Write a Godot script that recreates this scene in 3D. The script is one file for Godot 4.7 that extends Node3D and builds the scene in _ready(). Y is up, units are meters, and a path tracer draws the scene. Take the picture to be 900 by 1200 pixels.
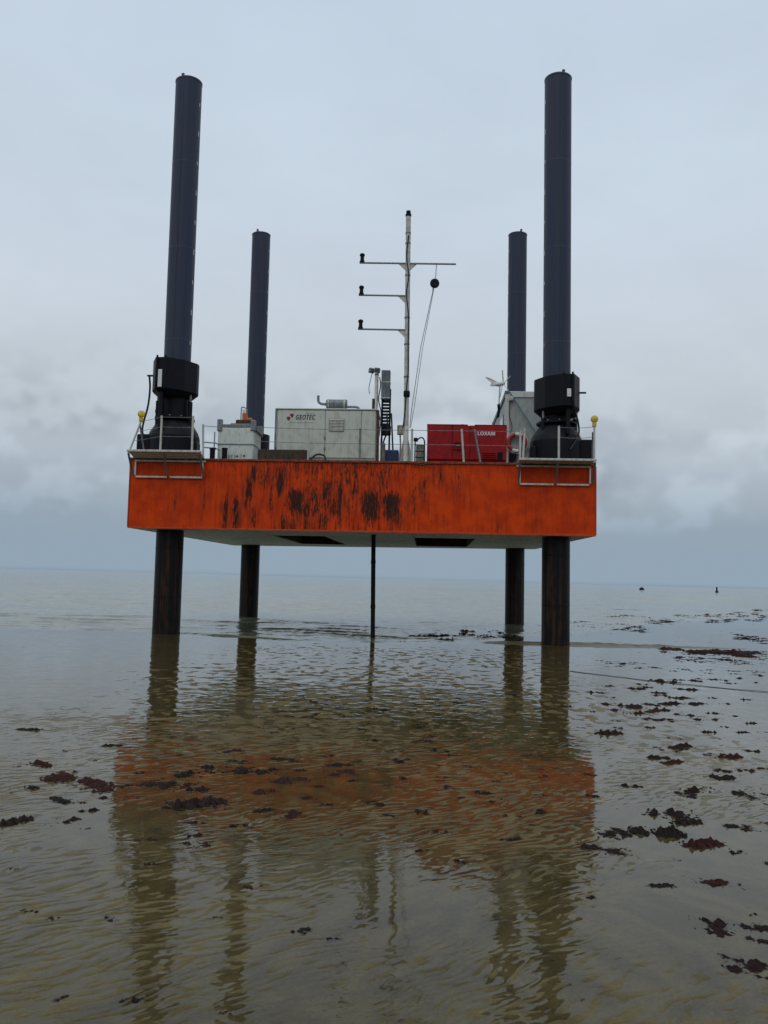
extends Node3D
# A jack-up drilling barge standing on a flooded beach under an overcast sky.

# ---------------------------------------------------------------- mesh builder
class MB:
	var v := PackedVector3Array()
	var n := PackedVector3Array()
	var uv := PackedVector2Array()
	var idx := PackedInt32Array()

	func tri_n(a: Vector3, b: Vector3, c: Vector3, na: Vector3, nb: Vector3, nc: Vector3) -> void:
		var k := v.size()
		v.append(a); n.append(na)
		v.append(b); n.append(nb)
		v.append(c); n.append(nc)
		uv.append(Vector2(a.x, a.y)); uv.append(Vector2(b.x, b.y)); uv.append(Vector2(c.x, c.y))
		if (b - a).cross(c - a).dot(na + nb + nc) < 0.0:
			idx.append(k); idx.append(k + 1); idx.append(k + 2)
		else:
			idx.append(k); idx.append(k + 2); idx.append(k + 1)

	func face(p: Array, out: Vector3) -> void:
		var m: Vector3 = (p[1] - p[0]).cross(p[2] - p[0])
		if m.length() < 1e-12:
			return
		m = m.normalized()
		if m.dot(out) < 0.0:
			m = -m
		for i in range(1, p.size() - 1):
			tri_n(p[0], p[i], p[i + 1], m, m, m)

	# chamfered box
	func box(c: Vector3, s: Vector3, bev := 0.0, b := Basis()) -> void:
		var h := s * 0.5
		bev = minf(bev, minf(h.x, minf(h.y, h.z)) * 0.6)
		for a in 3:
			for sg in [-1.0, 1.0]:
				var o := Vector3.ZERO
				o[a] = sg
				var i := (a + 1) % 3
				var j := (a + 2) % 3
				var pts := []
				for q in [[-1, -1], [1, -1], [1, 1], [-1, 1]]:
					var p := Vector3.ZERO
					p[a] = sg * h[a]
					p[i] = q[0] * (h[i] - bev)
					p[j] = q[1] * (h[j] - bev)
					pts.append(c + b * p)
				face(pts, b * o)
		if bev <= 0.0:
			return
		for a in 3:
			var i := (a + 1) % 3
			var j := (a + 2) % 3
			for si in [-1.0, 1.0]:
				for sj in [-1.0, 1.0]:
					var pts := []
					for q in [[-1, 0], [1, 0], [1, 1], [-1, 1]]:
						var p := Vector3.ZERO
						p[a] = q[0] * (h[a] - bev)
						p[i] = si * (h[i] - (bev if q[1] == 1 else 0.0))
						p[j] = sj * (h[j] - (bev if q[1] == 0 else 0.0))
						pts.append(c + b * p)
					var o := Vector3.ZERO
					o[i] = si
					o[j] = sj
					face(pts, b * o)
		for sx in [-1.0, 1.0]:
			for sy in [-1.0, 1.0]:
				for sz in [-1.0, 1.0]:
					var e := Vector3(sx, sy, sz)
					face([c + b * (e * Vector3(h.x, h.y - bev, h.z - bev)), c + b * (e * Vector3(h.x - bev, h.y, h.z - bev)), c + b * (e * Vector3(h.x - bev, h.y - bev, h.z))], b * e)

	# box between two points
	func bar(a: Vector3, c: Vector3, w: float, d: float, up := Vector3.UP) -> void:
		var y := (c - a)
		var l := y.length()
		y /= l
		var x := y.cross(up)
		if x.length() < 1e-3:
			x = y.cross(Vector3.RIGHT)
		x = x.normalized()
		box((a + c) * 0.5, Vector3(w, l, d), minf(w, d) * 0.15, Basis(x, y, x.cross(y)))

	func tube(p: Array, r: float, seg := 8, caps := true, r2 := -1.0) -> void:
		if r2 < 0.0:
			r2 = r
		var rings := []
		var norms := []
		var prev := Vector3.ZERO
		for i in p.size():
			var t: Vector3 = (p[mini(i + 1, p.size() - 1)] - p[maxi(i - 1, 0)]).normalized()
			var x := prev - t * prev.dot(t)
			if x.length() < 1e-4:
				x = t.cross(Vector3.UP)
				if x.length() < 1e-3:
					x = t.cross(Vector3.RIGHT)
			x = x.normalized()
			prev = x
			var y := t.cross(x)
			var rr := lerpf(r, r2, float(i) / (p.size() - 1))
			var ring := []
			var nn := []
			for k in seg + 1:
				var an := TAU * k / seg
				var d := x * cos(an) + y * sin(an)
				ring.append(p[i] + d * rr)
				nn.append(d)
			rings.append(ring)
			norms.append(nn)
		for i in p.size() - 1:
			for k in seg:
				quad_n(rings[i][k], rings[i][k + 1], rings[i + 1][k + 1], rings[i + 1][k], norms[i][k], norms[i][k + 1], norms[i + 1][k + 1], norms[i + 1][k])
		if caps:
			face(rings[0].slice(0, seg), p[0] - p[1])
			face(rings[-1].slice(0, seg), p[-1] - p[-2])

	func quad_n(a, b, c, d, na, nb, nc, nd) -> void:
		tri_n(a, b, c, na, nb, nc)
		tri_n(a, c, d, na, nc, nd)

	# profile of [radius, height] turned round the y axis at c
	func lathe(c: Vector3, prof: Array, seg := 24, basis := Basis()) -> void:
		for i in prof.size() - 1:
			var r0: float = prof[i][0]
			var y0: float = prof[i][1]
			var r1: float = prof[i + 1][0]
			var y1: float = prof[i + 1][1]
			var nr := y1 - y0
			var ny := r0 - r1
			for k in seg:
				var a0 := TAU * k / seg
				var a1 := TAU * (k + 1) / seg
				var d0 := Vector3(cos(a0), 0, sin(a0))
				var d1 := Vector3(cos(a1), 0, sin(a1))
				var n0 := (basis * (d0 * nr + Vector3.UP * ny)).normalized()
				var n1 := (basis * (d1 * nr + Vector3.UP * ny)).normalized()
				var p00 := c + basis * (d0 * r0 + Vector3.UP * y0)
				var p01 := c + basis * (d1 * r0 + Vector3.UP * y0)
				var p10 := c + basis * (d0 * r1 + Vector3.UP * y1)
				var p11 := c + basis * (d1 * r1 + Vector3.UP * y1)
				if r0 > 1e-5:
					tri_n(p00, p01, p11 if r1 > 1e-5 else p10, n0, n1, n1)
				if r1 > 1e-5:
					tri_n(p00, p11, p10, n0, n1, n0)

	# polygon in xz pulled up from y0 to y1
	func prism(c: Vector3, poly: Array, y0: float, y1: float, bottom := true) -> void:
		var mid := Vector2.ZERO
		for q in poly:
			mid += q
		mid /= poly.size()
		var top := []
		var bot := []
		for q in poly:
			top.append(c + Vector3(q.x, y1, q.y))
			bot.append(c + Vector3(q.x, y0, q.y))
		for i in poly.size():
			var j := (i + 1) % poly.size()
			var m: Vector2 = (poly[i] + poly[j]) * 0.5 - mid
			face([top[i], top[j], bot[j], bot[i]], Vector3(m.x, 0, m.y))
		face(top, Vector3.UP)
		if bottom:
			face(bot, Vector3.DOWN)

	func mesh(off := Vector3.ZERO) -> ArrayMesh:
		var a := []
		a.resize(Mesh.ARRAY_MAX)
		var w := v.duplicate()
		if off != Vector3.ZERO:
			for i in w.size():
				w[i] -= off
		a[Mesh.ARRAY_VERTEX] = w
		a[Mesh.ARRAY_NORMAL] = n
		a[Mesh.ARRAY_TEX_UV] = uv
		a[Mesh.ARRAY_INDEX] = idx
		var m := ArrayMesh.new()
		m.add_surface_from_arrays(Mesh.PRIMITIVE_TRIANGLES, a)
		return m

# ---------------------------------------------------------------- scene helpers
const EYE := Vector3(0, 2.0, 0)
const FOCAL := 1002.3
var PL := Transform3D()
var cam: Camera3D
var M := {}
var used := {}
var base := {}
var rng := RandomNumberGenerator.new()

func numbered(called: String) -> String:
	used[called] = used.get(called, -1) + 1
	return called if used[called] == 0 else "%s_%03d" % [called, used[called]]

func tag(o: Node, label: String, category: String, group := "") -> void:
	o.set_meta("label", label)
	o.set_meta("category", category)
	if group:
		o.set_meta("group", group)

# a thing on the barge: "at" is in the barge's own axes
func thing(called: String, label: String, category: String, at: Vector3, group := "") -> Node3D:
	var o := Node3D.new()
	o.name = numbered(called)
	add_child(o)
	o.transform = PL * Transform3D(Basis(), at)
	base[o] = at
	tag(o, label, category, group)
	return o

func part(called: String, mb: MB, mat: Material, parent: Node) -> MeshInstance3D:
	var o := MeshInstance3D.new()
	o.name = called
	var off: Vector3 = base.get(parent, Vector3.ZERO)
	o.mesh = mb.mesh(off)
	o.material_override = mat
	parent.add_child(o, true)
	base[o] = off
	return o

func top_mesh(called: String, mesh: Mesh, mat: Material) -> MeshInstance3D:
	var o := MeshInstance3D.new()
	o.name = numbered(called)
	o.mesh = mesh
	o.material_override = mat
	add_child(o)
	return o

func boxpart(called: String, parent: Node, mat: Material, c: Vector3, s: Vector3, bev := 0.012) -> MeshInstance3D:
	var m := MB.new()
	m.box(c, s, bev)
	return part(called, m, mat, parent)

func barpart(called: String, parent: Node, mat: Material, a: Vector3, b: Vector3, w := 0.06, d := 0.06) -> MeshInstance3D:
	var m := MB.new()
	m.bar(a, b, w, d)
	return part(called, m, mat, parent)

func tubepart(called: String, parent: Node, mat: Material, p: Array, r: float, seg := 8) -> MeshInstance3D:
	var m := MB.new()
	m.tube(p, r, seg)
	return part(called, m, mat, parent)

func curve(p: Array, steps := 6) -> Array:
	var out := []
	for i in p.size() - 1:
		var p0: Vector3 = p[maxi(i - 1, 0)]
		var p1: Vector3 = p[i]
		var p2: Vector3 = p[i + 1]
		var p3: Vector3 = p[mini(i + 2, p.size() - 1)]
		for s in steps:
			out.append(p1.cubic_interpolate(p2, p0, p3, float(s) / steps))
	out.append(p[-1])
	return out

func sag(a: Vector3, b: Vector3, drop: float, steps := 8) -> Array:
	var out := []
	for i in steps + 1:
		var t := float(i) / steps
		out.append(a.lerp(b, t) + Vector3.DOWN * drop * 4.0 * t * (1.0 - t))
	return out

# a pixel of the 900 x 1200 photograph to a place on the level sand
func ground_at(x: float, y: float, h := 0.0) -> Vector3:
	var d := cam.basis * Vector3((x - 450.0) / FOCAL, -(y - 600.0) / FOCAL, -1.0)
	return EYE + d * ((h - EYE.y) / d.y)

func lin(r: float, g: float, b: float) -> Color:
	return Color(r, g, b).linear_to_srgb()

func noise(s: int, freq: float, oct := 4) -> FastNoiseLite:
	var f := FastNoiseLite.new()
	f.seed = s
	f.noise_type = FastNoiseLite.TYPE_SIMPLEX_SMOOTH
	f.frequency = freq
	f.fractal_octaves = oct
	f.fractal_type = FastNoiseLite.FRACTAL_FBM if oct > 1 else FastNoiseLite.FRACTAL_NONE
	return f

func img_tex(im: Image) -> ImageTexture:
	return ImageTexture.create_from_image(im)

# worn paint: two colours mixed by seamless noise with streaks running down
func worn(a: Color, b: Color, amount: float, s: int, size := 256) -> ImageTexture:
	var im := Image.create(size, size, false, Image.FORMAT_RGB8)
	var f := noise(s, 1.0, 5)
	var g := noise(s + 7, 1.0, 3)
	for y in size:
		for x in size:
			var u := TAU * x / size
			var w := TAU * y / size
			var t := f.get_noise_3d(cos(u) * 1.6 + sin(w) * 0.9, sin(u) * 1.6 + cos(w) * 0.9, cos(w + u) * 0.7)
			var k := g.get_noise_3d(cos(u) * 5.0, sin(u) * 5.0, sin(w) * 0.35)
			var m := clampf((t * 0.9 + k * 0.6) * 1.4 + amount, 0.0, 1.0)
			im.set_pixel(x, y, a.lerp(b, m))
	return img_tex(im)

func paint(c: Color, dirt: Color, amount: float, rough: float, s: int, scale := 0.6, metal := 0.0) -> StandardMaterial3D:
	var m := StandardMaterial3D.new()
	m.albedo_texture = worn(c, dirt, amount, s)
	m.uv1_triplanar = true
	m.uv1_scale = Vector3.ONE * scale
	m.roughness = rough
	m.metallic = metal
	return m

func plain(c: Color, rough := 0.6, metal := 0.0) -> StandardMaterial3D:
	var m := StandardMaterial3D.new()
	m.albedo_color = c
	m.roughness = rough
	m.metallic = metal
	return m

# ---------------------------------------------------------------- camera, sky, light
const SKY_STOPS := [[-90.0, 0.47, 0.54, 0.60], [0.0, 0.475, 0.55, 0.612], [2.0, 0.515, 0.585, 0.645], [4.5, 0.605, 0.66, 0.71], [8.0, 0.69, 0.733, 0.772], [12.0, 0.735, 0.772, 0.805], [18.0, 0.758, 0.800, 0.845], [26.0, 0.762, 0.815, 0.870], [36.0, 0.750, 0.808, 0.870], [55.0, 0.76, 0.815, 0.865], [90.0, 0.79, 0.83, 0.865]]

func sky_picture() -> ImageTexture:
	var w := 1536
	var h := 768
	var im := Image.create(w, h, false, Image.FORMAT_RGB8)
	var f := noise(11, 1.0, 5)
	var g := noise(23, 1.0, 6)
	var h1 := noise(29, 1.0, 4)
	for y in h:
		var e := 90.0 - (y + 0.5) / h * 180.0
		var c := Vector3.ZERO
		for i in SKY_STOPS.size() - 1:
			var a: Array = SKY_STOPS[i]
			var b: Array = SKY_STOPS[i + 1]
			if e >= a[0] and e <= b[0]:
				var t: float = (e - a[0]) / (b[0] - a[0])
				c = Vector3(a[1], a[2], a[3]).lerp(Vector3(b[1], b[2], b[3]), t)
		if e < -1.0:
			for x in w:
				im.set_pixel(x, y, Color(c.x, c.y, c.z))
			continue
		var er := deg_to_rad(e)
		var low := exp(-pow((e - 6.5) / 5.0, 2.0))
		for x in w:
			var az := TAU * ((x + 0.5) / w - 0.5)
			var d := Vector3(sin(az) * cos(er), sin(er), -cos(az) * cos(er))
			# broad soft sheets of cloud, long and flat low down
			var p := d / (0.35 + absf(d.y))
			var s := f.get_noise_3d(p.x * 1.3, p.z * 1.3, 3.0)
			var q := g.get_noise_3d(d.x * 5.0, d.y * 13.0, d.z * 5.0)
			var r := g.get_noise_3d(d.x * 7.0 + 30.0, d.y * 13.0, d.z * 7.0)
			var k := 1.0 + 0.035 * s + 0.018 * q
			var r2 := g.get_noise_3d(d.x * 17.0 + 60.0, d.y * 26.0, d.z * 17.0)
			# heaped low clouds: lit tops over a darker, bluer bank
			var r3 := g.get_noise_3d(d.x * 38.0 + 90.0, d.y * 55.0, d.z * 38.0)
			var heap := smoothstep(-0.22, 0.42, r + 0.7 * r2 + 0.3 * r3)
			var bank := smoothstep(-0.12, 0.28, h1.get_noise_3d(d.x * 1.7, d.y * 4.0, d.z * 1.7) + 0.35 * r)
			k += low * (0.075 * heap - 0.01 - 0.075 * bank * (1.0 - 0.7 * heap))
			var col := c * k
			var cool := low * bank * (1.0 - heap)
			col = col.lerp(Vector3(0.58, 0.635, 0.695), cool * 0.4)
			im.set_pixel(x, y, Color(col.x, col.y, col.z))
	return img_tex(im)

func setup() -> void:
	cam = Camera3D.new()
	cam.name = "camera"
	cam.position = EYE
	cam.basis = Basis(Vector3.RIGHT, atan(78.0 * cos(0.02713) / FOCAL)) * Basis(Vector3.BACK, 0.02713)
	cam.fov = rad_to_deg(2.0 * atan(600.0 / FOCAL))
	cam.near = 0.1
	cam.far = 20000.0
	add_child(cam)
	cam.current = true
	var env := Environment.new()
	env.background_mode = Environment.BG_SKY
	var pano := PanoramaSkyMaterial.new()
	pano.panorama = sky_picture()
	var sky := Sky.new()
	sky.sky_material = pano
	env.sky = sky
	env.tonemap_mode = Environment.TONE_MAPPER_LINEAR
	env.tonemap_exposure = 1.06
	env.sdfgi_enabled = true
	env.ssao_enabled = true
	env.ssil_enabled = true
	var we := WorldEnvironment.new()
	we.environment = env
	add_child(we)
	var sun := DirectionalLight3D.new()
	sun.name = "sun"
	sun.light_energy = 0.16
	sun.light_angular_distance = 40.0
	sun.light_color = Color(1.0, 0.98, 0.95)
	sun.shadow_enabled = true
	sun.rotation_degrees = Vector3(-58.0, -20.0, 0.0)
	add_child(sun)
	PL = Transform3D(Basis(Vector3.UP, -0.0525) * Basis(Vector3.BACK, 0.006) * Basis(Vector3.RIGHT, -0.0047), Vector3(-0.4, 3.419, -34.68))

# ---------------------------------------------------------------- beach and sea
var n_patch: FastNoiseLite
var n_warp: FastNoiseLite
var n_fine: FastNoiseLite
var n_low: FastNoiseLite
var n_wave: FastNoiseLite
var n_long: FastNoiseLite
var n_dis: FastNoiseLite
var n_brk: FastNoiseLite
var n_rip: FastNoiseLite

# how far out to sea a place lies (metres, negative on the beach)
func seaward(x: float, z: float) -> float:
	var line := -27.5 - 1.35 * maxf(0.0, x - 2.0) + 1.2 * sin(x * 0.21 + 0.6)
	return (line - z) * (1.0 if x < 2.0 else 0.6)

# [sand height, height of the film of water over it]
func beach(x: float, z: float) -> Vector2:
	var wx := x + 0.13 * n_warp.get_noise_2d(x, z)
	var wz := z + 0.13 * n_warp.get_noise_2d(x + 50.0, z * 1.3)
	var patchy := n_patch.get_noise_2d(x, z)
	var u := (wz * 0.81 + wx * 0.58) * 15.0
	var w := (wx * 0.81 - wz * 0.58) * 4.2
	var dis := n_dis.get_noise_2d(x, z * 1.2)
	var r := clampf(1.9 * n_rip.get_noise_2d(u, w), -1.0, 1.0)
	var r2 := n_rip.get_noise_2d(u + 0.3, w)
	var calm := smoothstep(1.2, 3.2, x + 0.11 * z + 1.1) * 0.75
	var m := clampf(0.95 + 1.3 * patchy - calm * 0.7, 0.15, 1.35)
	var fine := n_fine.get_noise_2d(x, z)
	var far := smoothstep(10.0, 15.5, -z)
	var d := seaward(x, z)
	var low := n_low.get_noise_2d(x, z)
	var ground := -0.0014 + 0.0030 * low + 0.0037 * r * m * (1.0 - far) + 0.0018 * fine
	# lumpier, half drained sand under the barge
	var zone := smoothstep(9.0, 15.0, -z) * exp(-pow((x - 0.5) / 5.5, 4.0)) * smoothstep(29.0, 23.0, -z)
	ground += zone * (0.0034 + 0.010 * n_brk.get_noise_2d(x * 0.9, z * 0.55) + 0.004 * fine) - far * 0.0042
	# the shoal round the near right leg
	ground += (0.055 + 0.05 * n_brk.get_noise_2d(x * 0.7, z)) * exp(-pow((x - 6.2) / 2.2, 2.0) - pow((z + 28.4) / 0.7, 2.0)) + (0.04 + 0.04 * n_brk.get_noise_2d(x * 0.7, z)) * exp(-pow((x - 8.8) / 2.5, 2.0) - pow((z + 28.6) / 0.35, 2.0))
	ground -= clampf(d, 0.0, 60.0) * 0.03
	var film := 0.0009 * r2 * m * (1.0 - far) + 0.0006 * fine * (0.3 + m)
	film += smoothstep(6.0, 12.0, -z) * (1.0 - 0.85 * calm) * (0.0018 * n_brk.get_noise_2d(x + 13.0, z * 1.5) + 0.0020 * dis) * (0.7 + 0.3 * exp(-pow((x - 0.5) / 6.0, 4.0)))
	film += far * (0.0042 * n_wave.get_noise_2d(x * 1.3, z * 1.7)) * (1.0 - 0.6 * calm)
	film -= clampf(d - 4.0, 0.0, 5.0) * 0.05
	return Vector2(ground, film)

func sea_height(x: float, z: float) -> float:
	var d := seaward(x, z)
	var grow := smoothstep(0.0, 30.0, d)
	var h := 0.032 * smoothstep(-1.2, 2.0, d) - 0.020
	h += (0.010 + 0.035 * grow) * n_wave.get_noise_2d(x * 0.35, z * 0.8)
	h += (0.004 + 0.045 * grow) * n_long.get_noise_2d(x * 0.12, z * 0.5)
	h += 0.16 * grow * n_long.get_noise_2d(x * 0.04 + 20.0, z * 0.16)
	# little lapping fronts that run along the shore
	for k in 9:
		var at := 0.3 + k * 1.25 + 1.2 * n_long.get_noise_2d(x * 0.09, k * 31.0) + 0.2 * n_wave.get_noise_2d(x * 0.5, k * 17.0)
		var amp := 0.055 * clampf(0.36 + 1.5 * n_long.get_noise_2d(x * 0.11 + 90.0 * k, 5.0), 0.0, 1.0)
		var s := d - at
		h += amp * exp(-pow(s / (0.11 if s < 0.0 else 0.6), 2.0))
	return h

func grid(f: Callable, strips: Array) -> ArrayMesh:
	var V := PackedVector3Array()
	var N := PackedVector3Array()
	var I := PackedInt32Array()
	for s in strips:
		var x0: float = s[0]
		var x1: float = s[1]
		var z0: float = s[2]
		var z1: float = s[3]
		var nx: int = int(ceil((x1 - x0) / s[4])) + 1
		var nz: int = int(ceil((z0 - z1) / s[5])) + 1
		var dx := (x1 - x0) / (nx - 1)
		var dz := (z0 - z1) / (nz - 1)
		var H := PackedFloat32Array()
		H.resize(nx * nz)
		for j in nz:
			for i in nx:
				H[j * nx + i] = f.call(x0 + dx * i, z0 - dz * j)
		var k0 := V.size()
		V.resize(k0 + nx * nz)
		N.resize(k0 + nx * nz)
		for j in nz:
			for i in nx:
				var k := j * nx + i
				var il := maxi(i - 1, 0)
				var ir := mini(i + 1, nx - 1)
				var jl := maxi(j - 1, 0)
				var jr := mini(j + 1, nz - 1)
				var gx := (H[j * nx + ir] - H[j * nx + il]) / (dx * (ir - il))
				var gz := -(H[jr * nx + i] - H[jl * nx + i]) / (dz * (jr - jl))
				V[k0 + k] = Vector3(x0 + dx * i, H[k], z0 - dz * j)
				N[k0 + k] = Vector3(-gx, 1.0, -gz).normalized()
		var q := I.size()
		I.resize(q + (nx - 1) * (nz - 1) * 6)
		for j in nz - 1:
			for i in nx - 1:
				var a := k0 + j * nx + i
				I[q] = a; I[q + 1] = a + nx + 1; I[q + 2] = a + 1
				I[q + 3] = a; I[q + 4] = a + nx; I[q + 5] = a + nx + 1
				q += 6
	var arr := []
	arr.resize(Mesh.ARRAY_MAX)
	arr[Mesh.ARRAY_VERTEX] = V
	arr[Mesh.ARRAY_NORMAL] = N
	arr[Mesh.ARRAY_INDEX] = I
	var m := ArrayMesh.new()
	m.add_surface_from_arrays(Mesh.PRIMITIVE_TRIANGLES, arr)
	return m

var cache := {}

func structure(called: String, mesh: Mesh, mat: Material) -> MeshInstance3D:
	var o := top_mesh(called, mesh, mat)
	o.set_meta("kind", "structure")
	return o

func build_ground() -> void:
	n_patch = noise(3, 0.34, 3)
	n_warp = noise(4, 0.9, 2)
	n_fine = noise(5, 6.0, 3)
	n_low = noise(6, 0.22, 3)
	n_wave = noise(8, 1.0, 3)
	n_long = noise(9, 1.0, 3)
	n_dis = noise(10, 1.9, 2)
	n_brk = noise(12, 3.6, 2)
	n_rip = noise(14, 1.0, 2)
	var strips := [[-4.6, 4.6, -2.6, -8.5, 0.019, 0.0125], [-8.5, 8.5, -8.5, -16.0, 0.042, 0.024], [-14.0, 14.0, -16.0, -27.0, 0.085, 0.06], [-26.0, 26.0, -27.0, -42.0, 0.2, 0.12], [-70.0, 90.0, -42.0, -110.0, 0.8, 0.6],
		[-30.0, 30.0, 30.0, -2.6, 1.0, 1.0], [-30.0, -4.6, -2.6, -8.5, 0.8, 0.6], [4.6, 30.0, -2.6, -8.5, 0.8, 0.6], [-40.0, -8.5, -8.5, -16.0, 0.8, 0.6], [8.5, 40.0, -8.5, -16.0, 0.5, 0.4], [-60.0, -14.0, -16.0, -27.0, 0.6, 0.5], [14.0, 60.0, -16.0, -27.0, 0.6, 0.5], [-70.0, -26.0, -27.0, -42.0, 1.0, 0.8], [26.0, 90.0, -27.0, -42.0, 0.8, 0.6]]
	# sand
	var sand := StandardMaterial3D.new()
	var im := Image.create(512, 512, false, Image.FORMAT_RGB8)
	var f := noise(31, 1.0, 5)
	for y in 512:
		for x in 512:
			var u := TAU * x / 512.0
			var w := TAU * y / 512.0
			var t := f.get_noise_3d(cos(u) * 2.2 + sin(w), sin(u) * 2.2 + cos(w) * 2.2, sin(w + u) * 2.0) + (rng.randf() - 0.5) * 0.75
			im.set_pixel(x, y, lin(0.132, 0.098, 0.032).lerp(lin(0.068, 0.050, 0.016), clampf(0.5 + t, 0.0, 1.0)))
	sand.albedo_texture = img_tex(im)
	sand.uv1_triplanar = true
	sand.uv1_world_triplanar = true
	sand.uv1_scale = Vector3.ONE * 0.21
	sand.roughness = 0.34
	sand.metallic_specular = 0.22
	structure("wet_sand", grid(func(x, z): return beach(x, z).x, strips), sand)
	# thin film of water lying on it
	var film := StandardMaterial3D.new()
	film.albedo_color = Color(1, 1, 1, 0.0)
	film.refraction_enabled = true
	film.refraction_scale = 0.027
	film.roughness = 0.03
	film.metallic_specular = 0.5
	structure("shallow_water", grid(func(x, z): return beach(x, z).y, strips), film)
	# silty sea
	var sea := StandardMaterial3D.new()
	sea.albedo_color = lin(0.150, 0.160, 0.108)
	sea.roughness = 0.08
	var bump := NoiseTexture2D.new()
	bump.width = 512
	bump.height = 512
	bump.seamless = true
	bump.noise = noise(77, 0.02, 4)
	sea.heightmap_enabled = true
	sea.heightmap_texture = bump
	sea.heightmap_scale = 5.0
	sea.uv1_triplanar = true
	sea.uv1_world_triplanar = true
	sea.uv1_scale = Vector3(0.06, 0.06, 0.13)
	structure("sea", grid(func(x, z): return sea_height(x, z), [[-60.0, 90.0, -21.0, -40.0, 0.35, 0.07], [-60.0, 90.0, -40.0, -70.0, 0.4, 0.2], [-160.0, 200.0, -70.0, -220.0, 1.4, 0.8], [-9000.0, 9000.0, -220.0, -12000.0, 600.0, 300.0], [-3000.0, -60.0, -21.0, -70.0, 60.0, 10.0], [90.0, 3000.0, -21.0, -70.0, 60.0, 10.0], [-9000.0, -160.0, -70.0, -220.0, 200.0, 20.0], [200.0, 9000.0, -70.0, -220.0, 200.0, 20.0]]), sea)
	# the sea bed under it
	var bed := PlaneMesh.new()
	bed.size = Vector2(20000, 20000)
	var b := structure("sea_bed", bed, sand)
	b.position = Vector3(0, -2.6, 0)

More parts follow.
